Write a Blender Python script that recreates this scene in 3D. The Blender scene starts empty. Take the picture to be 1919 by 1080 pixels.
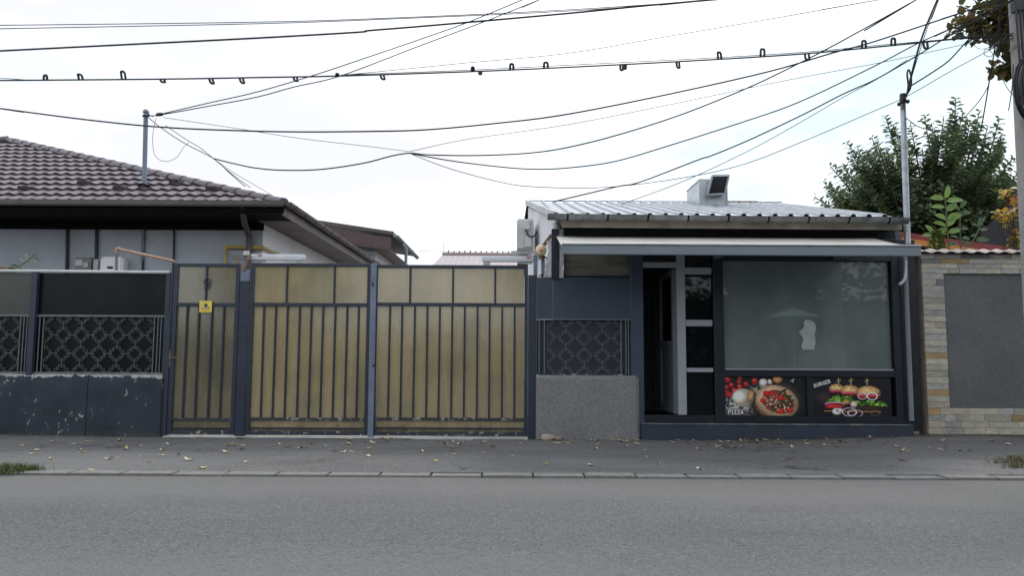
import bpy, bmesh, math, random
import numpy as np
from mathutils import Vector, Matrix, noise as mnoise
R = math.radians
rng = random.Random(7)
S = bpy.context.scene
COL = S.collection

# ------------------------------------------------------------------ camera
FPX = 1386.0                      # focal length in photo pixels (1919 wide)
CAM = Vector((0.0, -10.5, 1.176))
PITCH = math.atan(124 / FPX)
ROLL = R(0.30)
fw = Vector((0, math.cos(PITCH), math.sin(PITCH)))
u0 = Vector((0, -math.sin(PITCH), math.cos(PITCH)))
r0 = Vector((1, 0, 0))
rt = r0 * math.cos(ROLL) + u0 * math.sin(ROLL)
up = u0 * math.cos(ROLL) - r0 * math.sin(ROLL)
cd = bpy.data.cameras.new('camera')
cam = bpy.data.objects.new('camera', cd)
COL.objects.link(cam)
M3 = Matrix((rt, up, -fw)).transposed()
cam.matrix_world = Matrix.Translation(CAM) @ M3.to_4x4()
cd.sensor_width = 36.0
cd.lens = 36.0 * FPX / 1919.0
cd.clip_end = 2000
cd.clip_start = 0.05
S.camera = cam

# ------------------------------------------------------------------ sky, sun, exposure
SUN_EL, SUN_AZ = R(52), R(25)     # high behind the houses, a little to the right
W = bpy.data.worlds.new('World'); S.world = W; W.use_nodes = True
nt = W.node_tree; nt.nodes.clear()
out = nt.nodes.new('ShaderNodeOutputWorld'); bg = nt.nodes.new('ShaderNodeBackground')
sky = nt.nodes.new('ShaderNodeTexSky'); sky.sky_type = 'NISHITA'; sky.sun_disc = False
sky.sun_elevation = SUN_EL; sky.sun_rotation = SUN_AZ
tc = nt.nodes.new('ShaderNodeTexCoord')
mp = nt.nodes.new('ShaderNodeMapping'); mp.inputs['Scale'].default_value = (1.0, 1.0, 2.6); mp.inputs['Location'].default_value = (0.35, 0.1, 0.2)
nz = nt.nodes.new('ShaderNodeTexNoise'); nz.inputs['Scale'].default_value = 2.1; nz.inputs['Detail'].default_value = 7; nz.inputs['Roughness'].default_value = 0.55
rp = nt.nodes.new('ShaderNodeValToRGB'); rp.color_ramp.elements[0].position = 0.36; rp.color_ramp.elements[1].position = 0.60
rp.color_ramp.elements[0].color = (0.0, 0.0, 0.0, 1); rp.color_ramp.elements[1].color = (1, 1, 1, 1)
haze_mix = nt.nodes.new('ShaderNodeMix'); haze_mix.data_type = 'RGBA'      # thin high veil over the blue
haze_mix.inputs[0].default_value = 0.86
haze_mix.inputs[7].default_value = (7.0, 8.7, 9.4, 1)
cl = nt.nodes.new('ShaderNodeMix'); cl.data_type = 'RGBA'
cl.inputs[7].default_value = (11.4, 11.5, 11.9, 1)
L = nt.links.new
L(tc.outputs['Generated'], mp.inputs[0]); L(mp.outputs[0], nz.inputs['Vector']); L(nz.outputs['Fac'], rp.inputs[0])
L(sky.outputs[0], haze_mix.inputs[6]); L(haze_mix.outputs[2], cl.inputs[6]); L(rp.outputs[0], cl.inputs[0])
nz2 = nt.nodes.new('ShaderNodeTexNoise'); nz2.inputs['Scale'].default_value = 1.6; nz2.inputs['Detail'].default_value = 6
mp2 = nt.nodes.new('ShaderNodeMapping'); mp2.inputs['Location'].default_value = (2.4, 0.7, 1.1); mp2.inputs['Scale'].default_value = (1, 1, 3)
L(tc.outputs['Generated'], mp2.inputs[0]); L(mp2.outputs[0], nz2.inputs['Vector'])
rp2 = nt.nodes.new('ShaderNodeValToRGB'); rp2.color_ramp.elements[0].position = 0.46; rp2.color_ramp.elements[1].position = 0.62; L(nz2.outputs['Fac'], rp2.inputs[0])
cl2 = nt.nodes.new('ShaderNodeMix'); cl2.data_type = 'RGBA'; cl2.inputs[7].default_value = (7.4, 7.5, 8.2, 1)
L(rp2.outputs[0], cl2.inputs[0]); L(cl.outputs[2], cl2.inputs[6]); L(cl2.outputs[2], bg.inputs[0]); bg.inputs[1].default_value = 0.1; L(bg.outputs[0], out.inputs[0])
sl = bpy.data.lights.new('sun', 'SUN'); sl.energy = 1.3; sl.angle = R(14); sl.color = (1.0, 0.96, 0.9)
so = bpy.data.objects.new('sun', sl); COL.objects.link(so)
sd = Vector((math.sin(SUN_AZ) * math.cos(SUN_EL), math.cos(SUN_AZ) * math.cos(SUN_EL), math.sin(SUN_EL)))
so.rotation_euler = sd.to_track_quat('Z', 'Y').to_euler(); so.location = sd * 60
S.view_settings.view_transform = 'Standard'; S.view_settings.look = 'None'
S.view_settings.exposure = 0.38; S.view_settings.gamma = 1.0; S.view_settings.use_curve_mapping = False

# ------------------------------------------------------------------ helpers: geometry
def ray(px, py):
    return fw * FPX + rt * (px - 959.5) + up * (540 - py)
def P(px, py, Y=0.0):             # pixel of the photo -> point on the plane y = Y
    d = ray(px, py); return CAM + d * ((Y - CAM.y) / d.y)
def G(px, py, z=0.0):             # pixel -> point on the ground plane
    d = ray(px, py); return CAM + d * ((z - CAM.z) / d.z)
def X(px, py=650, Y=0.0): return P(px, py, Y).x
def Z(py, px=960, Y=0.0): return P(px, py, Y).z

ORI = {}
def origin(p): return ORI.get(p.name, Vector((0, 0, 0))) if p else Vector((0, 0, 0))
def tag(o, label=None, cat=None, group=None, kind=None):
    if label: o['label'] = label
    if cat: o['category'] = cat
    if group: o['group'] = group
    if kind: o['kind'] = kind
    return o
def thing(name, label, cat, loc=(0, 0, 0), group=None):
    o = bpy.data.objects.new(name, None); COL.objects.link(o); o.empty_display_size = 0.2
    o.location = loc; ORI[o.name] = Vector(loc)
    return tag(o, label, cat, group)

class MB:
    def __init__(s): s.v = []; s.f = []; s.mi = []
    def add(s, vs, fs, m=0):
        n = len(s.v); s.v += [tuple(v) for v in vs]; s.f += [tuple(i + n for i in f) for f in fs]; s.mi += [m] * len(fs); return s
    def box(s, x0, x1, y0, y1, z0, z1, m=0):
        x0, x1 = sorted((x0, x1)); y0, y1 = sorted((y0, y1)); z0, z1 = sorted((z0, z1))
        return s.add([(x0,y0,z0),(x1,y0,z0),(x1,y1,z0),(x0,y1,z0),(x0,y0,z1),(x1,y0,z1),(x1,y1,z1),(x0,y1,z1)],
                     [(0,3,2,1),(4,5,6,7),(0,1,5,4),(1,2,6,5),(2,3,7,6),(3,0,4,7)], m)
    def quad(s, a, b, c, d, m=0): return s.add([a, b, c, d], [(0, 1, 2, 3)], m)
    def slab(s, a, b, c, d, n, m=0):           # quad extruded along vector n
        n = Vector(n); q = [Vector(p) for p in (a, b, c, d)]
        return s.add(q + [p + n for p in q], [(0,1,2,3),(7,6,5,4),(0,4,5,1),(1,5,6,2),(2,6,7,3),(3,7,4,0)], m)
    def poly(s, pts, n, m=0):                  # polygon extruded along n
        n = Vector(n); q = [Vector(p) for p in pts]; k = len(q)
        fs = [tuple(range(k)), tuple(range(2*k-1, k-1, -1))] + [(i, k+i, k+(i+1)%k, (i+1)%k) for i in range(k)]
        return s.add(q + [p + n for p in q], fs, m)
    def bar(s, a, b, w, h, m=0, upv=(0, 0, 1)):
        a = Vector(a); b = Vector(b); d = (b - a).normalized(); upv = Vector(upv)
        sx = d.cross(upv)
        if sx.length < 1e-4: sx = d.cross(Vector((0, 1, 0)))
        sx.normalize(); sy = sx.cross(d).normalized()
        sx *= w / 2; sy *= h / 2
        vs = [p + i * sx + j * sy for p in (a, b) for i, j in ((-1,-1),(1,-1),(1,1),(-1,1))]
        return s.add(vs, [(0,3,2,1),(4,5,6,7),(0,1,5,4),(1,2,6,5),(2,3,7,6),(3,0,4,7)], m)
    def tube(s, pts, r, n=8, m=0, cap=True, closed=False):
        pts = [Vector(p) for p in pts]; k = len(pts)
        rr = r if isinstance(r, (list, tuple)) else [r] * k
        base = len(s.v); prev = None
        for i, p in enumerate(pts):
            a = pts[i-1] if (i > 0 or closed) else pts[0]
            b = pts[(i+1) % k] if (i < k-1 or closed) else pts[-1]
            t = (b - a)
            if t.length < 1e-9: t = Vector((0, 0, 1))
            t.normalize()
            if prev is None:
                ref = Vector((0, 0, 1)) if abs(t.z) < 0.9 else Vector((0, 1, 0))
                nx = t.cross(ref).normalized()
            else:
                nx = (prev - t * prev.dot(t))
                if nx.length < 1e-6: nx = t.orthogonal()
                nx.normalize()
            prev = nx; ny = t.cross(nx)
            for j in range(n):
                a2 = 2 * math.pi * j / n
                s.v.append(tuple(p + (nx * math.cos(a2) + ny * math.sin(a2)) * rr[i]))
        for i in range(k if closed else k - 1):
            i2 = (i + 1) % k
            for j in range(n):
                j2 = (j + 1) % n
                s.f.append((base+i*n+j, base+i*n+j2, base+i2*n+j2, base+i2*n+j)); s.mi.append(m)
        if cap and not closed:
            s.f.append(tuple(base + j for j in range(n))[::-1]); s.mi.append(m)
            s.f.append(tuple(base + (k-1)*n + j for j in range(n))); s.mi.append(m)
        return s
    def ball(s, c, rx, ry, rz, nu=12, nv=8, m=0, zmin=-1.0):
        c = Vector(c); vs = []; fs = []
        for i in range(nv + 1):
            t = math.pi * i / nv
            for j in range(nu):
                a = 2 * math.pi * j / nu
                vs.append(c + Vector((rx*math.sin(t)*math.cos(a), ry*math.sin(t)*math.sin(a), max(rz*math.cos(t), zmin*rz))))
        for i in range(nv):
            for j in range(nu):
                fs.append((i*nu+j, (i+1)*nu+j, (i+1)*nu+(j+1)%nu, i*nu+(j+1)%nu))
        return s.add(vs, fs, m)
    def mesh(s, name, mats, off=Vector((0, 0, 0)), smooth=False, bevel=0.0, seg=1):
        me = bpy.data.meshes.new(name)
        me.from_pydata([(a-off[0], b-off[1], c-off[2]) for a, b, c in s.v], [], s.f)
        if not isinstance(mats, (list, tuple)): mats = [mats]
        for mm in mats: me.materials.append(mm)
        if len(mats) > 1: me.polygons.foreach_set('material_index', s.mi)
        if bevel > 0:
            bm = bmesh.new(); bm.from_mesh(me)
            es = [e for e in bm.edges if len(e.link_faces) == 2 and e.calc_face_angle(0) > 0.5]
            bmesh.ops.bevel(bm, geom=es, offset=bevel, segments=seg, affect='EDGES', clamp_overlap=True)
            bm.to_mesh(me); bm.free()
        me.update()
        if smooth:
            me.polygons.foreach_set('use_smooth', [True] * len(me.polygons))
            try: me.set_sharp_from_angle(angle=R(40))
            except Exception: pass
        return me
    def build(s, name, mats, parent=None, smooth=False, bevel=0.0, seg=1, label=None, kind=None):
        off = origin(parent)
        o = bpy.data.objects.new(name, s.mesh(name, mats, off, smooth, bevel, seg)); COL.objects.link(o)
        if parent: o.parent = parent; ORI[o.name] = off
        return tag(o, label=label, kind=kind)

def single(name, mb, mats, label, cat, loc, group=None, smooth=False, bevel=0.0, kind=None):
    """a thing that is one mesh, its origin at loc"""
    loc = Vector(loc)
    o = bpy.data.objects.new(name, mb.mesh(name, mats, loc, smooth, bevel)); COL.objects.link(o)
    o.location = loc; ORI[o.name] = loc
    return tag(o, label, cat, group, kind)
def piece(name, me, parent, loc, rot=(0, 0, 0), scale=(1, 1, 1)):
    o = bpy.data.objects.new(name, me); COL.objects.link(o)
    if parent: o.parent = parent
    o.location = Vector(loc) - origin(parent); o.rotation_euler = rot; o.scale = scale
    return o
def smooth_path(pts, n=6):
    """Catmull-Rom through the given points"""
    pts = [Vector(p) for p in pts]
    if len(pts) < 3: return pts
    q = [pts[0] * 2 - pts[1]] + pts + [pts[-1] * 2 - pts[-2]]; o = []
    for i in range(1, len(q) - 2):
        a, b, c, d = q[i-1], q[i], q[i+1], q[i+2]
        for k in range(n):
            t = k / n
            o.append(0.5 * ((2*b) + (c-a)*t + (2*a-5*b+4*c-d)*t*t + (3*b-a-3*c+d)*t**3))
    o.append(pts[-1]); return o

# ------------------------------------------------------------------ helpers: materials
class N:
    def __init__(s, name):
        s.m = bpy.data.materials.new(name); s.m.use_nodes = True; s.t = s.m.node_tree
        s.b = s.t.nodes['Principled BSDF']; s.o = s.t.nodes['Material Output']
        s.pos = s.t.nodes.new('ShaderNodeNewGeometry').outputs['Position']
    def n(s, k, **kw):
        x = s.t.nodes.new(k)
        for a, b in kw.items(): setattr(x, a, b)
        return x
    def l(s, a, b): s.t.links.new(a, b)
    def vec(s, scale=(1, 1, 1), src=None, loc=(0, 0, 0)):
        mpp = s.n('ShaderNodeMapping'); mpp.inputs['Scale'].default_value = scale; mpp.inputs['Location'].default_value = loc
        s.l(src or s.pos, mpp.inputs[0]); return mpp.outputs[0]
    def noise(s, sc, det=4, rough=0.55, v=None, dist=0.0):
        x = s.n('ShaderNodeTexNoise'); x.inputs['Scale'].default_value = sc; x.inputs['Detail'].default_value = det
        x.inputs['Roughness'].default_value = rough; x.inputs['Distortion'].default_value = dist
        s.l(v or s.pos, x.inputs['Vector']); return x.outputs['Fac']
    def voro(s, sc, v=None, feat='F1', out='Distance'):
        x = s.n('ShaderNodeTexVoronoi'); x.feature = feat; x.inputs['Scale'].default_value = sc
        s.l(v or s.pos, x.inputs['Vector']); return x.outputs[out]
    def ramp(s, fac, stops, interp='LINEAR'):
        x = s.n('ShaderNodeValToRGB'); cr = x.color_ramp; cr.interpolation = interp
        while len(cr.elements) < len(stops): cr.elements.new(0.5)
        for e, (p, c) in zip(cr.elements, stops):
            e.position = p; e.color = (c, c, c, 1) if isinstance(c, (int, float)) else (*c, 1)
        s.l(fac, x.inputs[0]); return x.outputs[0]
    def mix(s, fac, a, b, mode='MIX'):
        x = s.n('ShaderNodeMix', data_type='RGBA', blend_type=mode)
        for i, v in ((0, fac), (6, a), (7, b)):
            if isinstance(v, (int, float)): x.inputs[i].default_value = v if i == 0 else (v, v, v, 1)
            elif isinstance(v, tuple): x.inputs[i].default_value = (*v, 1)
            else: s.l(v, x.inputs[i])
        return x.outputs[2]
    def math(s, op, a, b=0.0, c=None):
        x = s.n('ShaderNodeMath', operation=op)
        for i, v in enumerate((a, b) if c is None else (a, b, c)):
            if isinstance(v, (int, float)): x.inputs[i].default_value = v
            else: s.l(v, x.inputs[i])
        return x.outputs[0]
    def sep(s, src=None):
        x = s.n('ShaderNodeSeparateXYZ'); s.l(src or s.pos, x.inputs[0]); return x.outputs
    def bump(s, h, strength=0.3, dist=0.01):
        x = s.n('ShaderNodeBump'); x.inputs['Strength'].default_value = strength; x.inputs['Distance'].default_value = dist
        s.l(h, x.inputs['Height']); s.l(x.outputs[0], s.b.inputs['Normal'])
    def set(s, **kw):
        for k, v in kw.items():
            k = k.replace('_', ' ')
            if isinstance(v, (int, float)): s.b.inputs[k].default_value = v
            elif isinstance(v, tuple): s.b.inputs[k].default_value = (*v, 1)
            else: s.l(v, s.b.inputs[k])
        return s
def plain(name, c, rough=0.6, metal=0.0, var=0.25, sc=6.0, bump=0.0, bsc=80.0, bd=0.004, spec=0.5, dirt=None, dsc=1.3):
    """base colour with soft wear, fine grain and optional dirt"""
    m = N(name)
    f = m.noise(sc, 5, 0.6)
    lo = tuple(v * (1 - var) for v in c); hi = tuple(min(v * (1 + var), 1) for v in c)
    col = m.ramp(f, [(0.3, lo), (0.7, hi)])
    if dirt: col = m.mix(m.ramp(m.noise(dsc, 6, 0.65), [(0.45, 0.0), (0.75, 0.75)]), col, dirt)
    m.set(Base_Color=col, Metallic=metal, Specular_IOR_Level=spec)
    m.set(Roughness=m.ramp(m.noise(sc * 2.3, 3), [(0.3, max(rough - 0.08, 0.02)), (0.7, min(rough + 0.08, 1))]))
    if bump: m.bump(m.noise(bsc, 4, 0.6), bump, bd)
    return m.m
def paint(name, c, chip=(0.55, 0.57, 0.57), amount=0.66, rough=0.45, csc=9.0, var=0.2, under=None):
    """painted metal or plaster with chipped spots that show what lies under"""
    m = N(name)
    base = m.ramp(m.noise(3.0, 5), [(0.3, tuple(v * (1 - var) for v in c)), (0.7, tuple(v * (1 + var) for v in c))])
    n1 = m.noise(csc, 8, 0.62)
    mask = m.ramp(n1, [(amount, 0.0), (amount + 0.02, 1.0)])
    cc = m.ramp(m.noise(30, 3), [(0.35, tuple(v * 0.6 for v in chip)), (0.65, chip)])
    m.set(Base_Color=m.mix(mask, base, cc), Roughness=m.ramp(mask, [(0, rough), (1, 0.85)]))
    m.bump(m.math('SUBTRACT', m.noise(60, 3), m.math('MULTIPLY', mask, 1.2)), 0.25, 0.002)
    return m.m

# asphalt of the road
def asphalt(name, c, grain=1.0, tint=True, streak=True, road=False):
    m = N(name)
    big = m.noise(0.55, 5, 0.6, m.vec((0.5, 1.6, 1)))
    col = m.ramp(big, [(0.3, tuple(v * 0.72 for v in c)), (0.5, c), (0.72, tuple(v * 1.28 for v in c))])
    if tint:
        t = m.noise(0.33, 3, 0.5, m.vec((1, 1.3, 1), loc=(5.3, 2.2, 0)))
        col = m.mix(0.5, col, m.ramp(t, [(0.35, (c[0]*0.95, c[1]*1.02, c[2]*0.98)), (0.65, (c[0]*1.05, c[1]*0.99, c[2]*1.10))]))
    st = m.ramp(m.noise(70, 4, 0.7), [(0.32, 0.62), (0.5, 1.0), (0.68, 1.38)])
    col = m.mix(0.6 * grain, col, st, 'MULTIPLY')
    vo = m.n('ShaderNodeTexVoronoi'); vo.inputs['Scale'].default_value = 95; m.l(m.pos, vo.inputs['Vector'])
    sp = m.sep(vo.outputs['Color'])
    col = m.mix(m.ramp(sp[0], [(0.90, 0.0), (0.97, 0.65)]), col, tuple(min(v * 2.1, 0.6) for v in c))      # pale stones
    col = m.mix(m.ramp(sp[1], [(0.88, 0.0), (0.95, 0.8)]), col, tuple(v * 0.35 for v in c))               # pits
    if road:
        y = m.sep()[1]; wob = m.math('MULTIPLY', m.noise(0.6, 4, 0.6, m.vec((0.5, 1, 1))), 1.6)
        yy = m.math('ADD', y, wob)
        dust = m.ramp(m.math('MULTIPLY_ADD', yy, 1.0, 4.3), [(0.45, 0.0), (1.05, 0.5)])
        col = m.mix(dust, col, (0.165, 0.16, 0.152))
        band = m.ramp(m.math('MULTIPLY_ADD', yy, 0.25, 1.75), [(0.20, 0.0), (0.45, 0.9), (0.62, 0.7), (0.85, 0.15)])
        p1 = m.noise(21, 6, 0.75, m.vec((0.75, 1.15, 1)))
        col = m.mix(m.math('MULTIPLY', m.ramp(p1, [(0.56, 0.0), (0.61, 0.85)]), band), col, tuple(v * 0.38 for v in c))
        worn = m.ramp(m.math('MULTIPLY_ADD', yy, -0.5, -2.2), [(0.2, 0.0), (0.8, 0.5)])
        col = m.mix(worn, col, tuple(v * 1.42 for v in c))
    else:
        vd = m.n('ShaderNodeTexVoronoi'); vd.feature = 'DISTANCE_TO_EDGE'; vd.inputs['Scale'].default_value = 0.55
        wv = m.n('ShaderNodeVectorMath', operation='ADD'); ns = m.n('ShaderNodeTexNoise'); ns.inputs['Scale'].default_value = 2.2; ns.inputs['Detail'].default_value = 6; m.l(m.pos, ns.inputs['Vector'])
        sc_ = m.n('ShaderNodeVectorMath', operation='SCALE'); m.l(ns.outputs['Color'], sc_.inputs[0]); sc_.inputs['Scale'].default_value = 0.7
        m.l(m.pos, wv.inputs[0]); m.l(sc_.outputs[0], wv.inputs[1]); m.l(wv.outputs[0], vd.inputs['Vector'])
        cr = m.math('MULTIPLY', m.ramp(vd.outputs['Distance'], [(0.0, 0.9), (0.010, 0.0)]), m.ramp(m.noise(0.5, 2, 0.5, m.vec((1,1,1), loc=(4, 9, 0))), [(0.5, 0.0), (0.58, 1.0)]))
        col = m.mix(cr, col, (0.025, 0.024, 0.022))
        st2 = m.ramp(m.noise(1.1, 6, 0.65, m.vec((0.6, 1.3, 1), loc=(2.2, 5, 0))), [(0.60, 0.0), (0.70, 0.6)])
        col = m.mix(st2, col, tuple(v * 0.62 for v in c))
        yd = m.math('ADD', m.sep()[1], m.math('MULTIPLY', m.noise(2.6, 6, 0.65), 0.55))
        col = m.mix(m.ramp(yd, [(0.0, 0.0), (0.24, 0.75)]), col, (0.052, 0.047, 0.040))  # dirt plus painted contact shade along the wall bases
        st3 = m.ramp(m.noise(1.6, 5, 0.65, m.vec((0.5, 1.3, 1), loc=(9, 3, 0))), [(0.56, 0.0), (0.72, 0.5)])
        col = m.mix(st3, col, tuple(min(v * 1.5, .5) for v in c))
    if streak:
        s1 = m.noise(9.0, 7, 0.78, m.vec((0.6, 1.3, 1)))
        reg = m.ramp(m.noise(0.45, 4, 0.6, m.vec((0.35, 1.5, 1), loc=(1, 7, 0))), [(0.36, 0.15), (0.56, 1.0)])
        pits = m.math('MULTIPLY', m.ramp(s1, [(0.61, 0.0), (0.66, 0.85)]), reg)
        col = m.mix(pits, col, tuple(v * 0.42 for v in c))
        s2 = m.noise(2.4, 5, 0.7, m.vec((0.35, 2.6, 1), loc=(3, 1, 0)))
        col = m.mix(m.ramp(s2, [(0.66, 0.0), (0.74, 0.5)]), col, tuple(v * 1.9 for v in c))
    m.set(Base_Color=col, Roughness=0.88, Specular_IOR_Level=0.35)
    h = m.math('ADD', m.noise(120, 3, 0.6), m.math('MULTIPLY', m.noise(14, 4), 0.6))
    m.bump(h, 0.55, 0.006)
    return m.m
M = {}
M['road'] = asphalt('road_asphalt', (0.114, 0.117, 0.122), road=True)
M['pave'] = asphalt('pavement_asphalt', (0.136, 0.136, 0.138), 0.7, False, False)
M['kerb'] = plain('kerb_concrete', (0.185, 0.183, 0.178), 0.85, var=0.22, sc=9, bump=0.4, bsc=150)
M['pale_concrete'] = plain('pale_concrete', (0.50, 0.49, 0.46), 0.8, var=0.25, sc=5, bump=0.3, dirt=(0.2, 0.18, 0.15))
M['soil'] = plain('yard_ground', (0.13, 0.12, 0.10), 0.95, var=0.3, sc=2, bump=0.5, bsc=20, bd=0.02)
M['navy'] = paint('navy_paint', (0.026, 0.036, 0.058), (0.42, 0.45, 0.48), 0.735, 0.42, 11)
M['navy_bar'] = paint('navy_bar_paint', (0.022, 0.030, 0.050), (0.34, 0.36, 0.40), 0.72, 0.42, 14)
M['navy_worn'] = paint('worn_navy_rail_paint', (0.030, 0.037, 0.052), (0.38, 0.37, 0.33), 0.575, 0.6, 13)
M['navy_back'] = plain('navy_backing_shaded', (0.022, 0.030, 0.046), 0.5, var=.2)  # colour darkened to stand for shadow in the scroll gaps
M['navy_frame'] = plain('navy_shop_frame', (0.0095, 0.015, 0.023), 0.42, var=0.15, sc=4)
M['navy_sheet'] = plain('navy_sheet_metal', (0.050, 0.068, 0.104), 0.42, var=0.14, sc=2.0, bump=0.08, bsc=4, bd=0.02)
M['blue_grey'] = paint('blue_grey_post_paint', (0.16, 0.20, 0.28), (0.04, 0.05, 0.08), 0.64, 0.4, 7)
M['black_panel'] = plain('black_privacy_panel', (0.0045, 0.006, 0.009), 0.30, var=0.3, sc=1.2, spec=0.22)
M['olive_panel'] = plain('dull_olive_panel', (0.052, 0.058, 0.050), 0.32, var=0.25, sc=1.0)
M['grille'] = paint('iron_scroll_paint', (0.135, 0.152, 0.155), (0.5, 0.5, 0.48), 0.70, 0.5, 12)
M['grille_navy_lit'] = paint('iron_scroll_lit_navy', (0.15, 0.175, 0.19), (0.55, 0.55, 0.55), 0.735, 0.45, 12)  # lighter than the navy iron, highlights put into the colour
zt_wall = Z(702, 160)
def low_wall_mat():
    m = N('peeling_navy_render')
    base = m.ramp(m.noise(2.2, 6), [(0.3, (0.018, 0.026, 0.040)), (0.7, (0.036, 0.048, 0.067))])
    z = m.sep()[2]
    top = m.ramp(z, [(0.0, 0.0), (1.0, 1.0)])
    # paint worn off along the top edge and in scattered flakes
    edge = m.math('MULTIPLY', m.math('SUBTRACT', z, zt_wall - 0.06), 4.5)
    n1 = m.math('ADD', m.noise(8.0, 9, 0.72, m.vec((1.25, 1, 0.8))), m.math('MAXIMUM', edge, 0.0))
    reg = m.ramp(m.noise(1.1, 3), [(0.40, 0.0), (0.64, 0.118)])
    rgt = m.ramp(m.math('ADD', m.sep()[0], 5.05), [(0.0, 0.0), (0.5, 0.06)]); n1 = m.math('ADD', m.math('ADD', n1, reg), rgt)
    mask = m.ramp(n1, [(0.655, 0.0), (0.705, 1.0)])
    cc = m.ramp(m.noise(25, 4), [(0.3, (0.23, 0.24, 0.23)), (0.7, (0.55, 0.57, 0.57))])
    col = m.mix(mask, base, cc)
    low = m.math('ADD', m.math('MULTIPLY', z, -3.4), m.math('MULTIPLY', m.noise(5, 5), 1.1))
    col = m.mix(m.ramp(low, [(0.25, 0.0), (0.62, 0.7)]), col, (0.075, 0.072, 0.060))
    moss = m.math('MULTIPLY', m.ramp(low, [(0.1, 0.0), (0.5, 1.0)]), m.ramp(m.noise(2.3, 5), [(0.55, 0.0), (0.68, 0.8)]))
    col = m.mix(moss, col, (0.05, 0.075, 0.03))
    m.set(Base_Color=col, Roughness=0.8)
    m.bump(m.math('SUBTRACT', m.noise(40, 5), m.math('MULTIPLY', mask, 0.9)), 0.5, 0.006)
    return m.m
M['low_wall'] = low_wall_mat()
def polycarb(name, c, dark):
    m = N(name)
    s1 = m.noise(2.6, 4, 0.6, m.vec((2.2, 1, 0.25)))
    s2 = m.noise(24.0, 3, 0.6, m.vec((2.2, 1, 0.03)))
    f = m.math('ADD', m.math('MULTIPLY', s1, 0.64), m.math('MULTIPLY', s2, 0.36))
    col = m.ramp(f, [(0.34, tuple(v * 0.92 for v in c)), (0.52, c), (0.68, tuple(v * 1.07 for v in c))])
    col = m.mix(m.ramp(m.noise(1.3, 4, 0.55), [(0.46, 0.0), (0.68, 0.7)]), col, dark)  # broad dark blotches painted for blurred reflections and grime
    z = m.sep()[2]
    g = m.math('ADD', m.math('MULTIPLY', z, -2.6), m.math('MULTIPLY', m.noise(6, 5, 0.6, m.vec((1, 1, 0.6))), 0.9))
    col = m.mix(m.ramp(g, [(-0.05, 0.0), (0.35, 0.75)]), col, (0.075, 0.055, 0.03))           # splash dirt at the foot
    x = m.sep()[0]
    wv = m.math('SINE', m.math('MULTIPLY', x, 2 * math.pi / 0.016))
    m.set(Base_Color=col, Roughness=m.ramp(s1, [(0.3, 0.22), (0.7, 0.34)]), Specular_IOR_Level=1.0, Coat_Weight=1.0, Coat_Roughness=0.13, Coat_IOR=2.1)
    tr = m.n('ShaderNodeBsdfTranslucent'); m.l(col, tr.inputs[0]); mx = m.n('ShaderNodeMixShader'); mx.inputs[0].default_value = 0.38
    m.l(m.b.outputs[0], mx.inputs[1]); m.l(tr.outputs[0], mx.inputs[2]); m.l(mx.outputs[0], m.o.inputs[0])
    m.bump(m.math('ADD', m.math('MULTIPLY', s2, 0.12), m.math('MULTIPLY', m.noise(1.8, 3, 0.5, m.vec((1, 1, 0.6))), 2.5)), 0.30, 0.010)
    return m.m
M['poly'] = polycarb('ribbed_plastic_panel', (0.50, 0.42, 0.235), (0.28, 0.25, 0.155))
M['poly_dim'] = polycarb('ribbed_plastic_panel_old', (0.27, 0.23, 0.128), (0.16, 0.142, 0.085))
def granite():
    m = N('speckled_terrazzo')
    a = m.voro(190, out='Color'); s = m.sep(a)
    col = m.ramp(s[0], [(0.0, (0.11, 0.11, 0.115)), (0.35, (0.185, 0.185, 0.19)), (0.7, (0.265, 0.265, 0.27)), (1.0, (0.42, 0.415, 0.405))])
    col = m.mix(m.ramp(m.noise(1.7, 6, 0.65), [(0.35, 0.0), (0.75, 0.35)]), col, (0.09, 0.09, 0.10))
    z = m.sep()[2]
    edge = m.math('ADD', z, m.math('MULTIPLY', m.noise(8, 5), 0.05))
    col = m.mix(m.ramp(edge, [(0.915, 0.0), (0.93, 0.85)]), col, (0.16, 0.19, 0.215))          # smooth grey-painted lip
    m.set(Base_Color=col, Roughness=0.72); m.bump(m.noise(170, 3), 0.5, 0.004); return m.m
M['granite'] = granite()
def stucco():
    m = N('rough_grey_stucco')
    f = m.noise(45, 5, 0.7)
    col = m.ramp(f, [(0.3, (0.085, 0.09, 0.097)), (0.55, (0.155, 0.16, 0.17)), (0.75, (0.25, 0.255, 0.265))])
    col = m.mix(0.5, col, m.ramp(m.noise(1.1, 4), [(0.35, (0.105, 0.115, 0.115)), (0.65, (0.17, 0.168, 0.175))]))
    m.set(Base_Color=col, Roughness=0.95); m.bump(m.math('ADD', f, m.noise(18, 4)), 0.6, 0.014); return m.m
M['stucco'] = stucco()
def stone(name, c, c2):
    m = N(name)
    oi = m.n('ShaderNodeObjectInfo')
    addv = m.n('ShaderNodeVectorMath', operation='ADD'); m.l(m.pos, addv.inputs[0]); m.l(oi.outputs['Random'], addv.inputs[1])
    v = m.vec((1, 1, 2.6), addv.outputs[0])
    f = m.noise(7, 6, 0.65, v, 0.6)
    col = m.ramp(f, [(0.3, c2), (0.5, c), (0.68, tuple(min(q * 1.25, 0.8) for q in c))])
    col = m.mix(1.0, col, m.ramp(oi.outputs['Random'], [(0, 0.78), (1, 1.15)]), 'MULTIPLY')
    col = m.mix(m.ramp(m.noise(28, 5, 0.7), [(0.60, 0.0), (0.72, 0.6)]), col, tuple(q * 0.5 for q in c2))
    m.set(Base_Color=col, Roughness=0.88); m.bump(m.math('ADD', f, m.noise(45, 4)), 0.6, 0.012); return m.m
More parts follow.
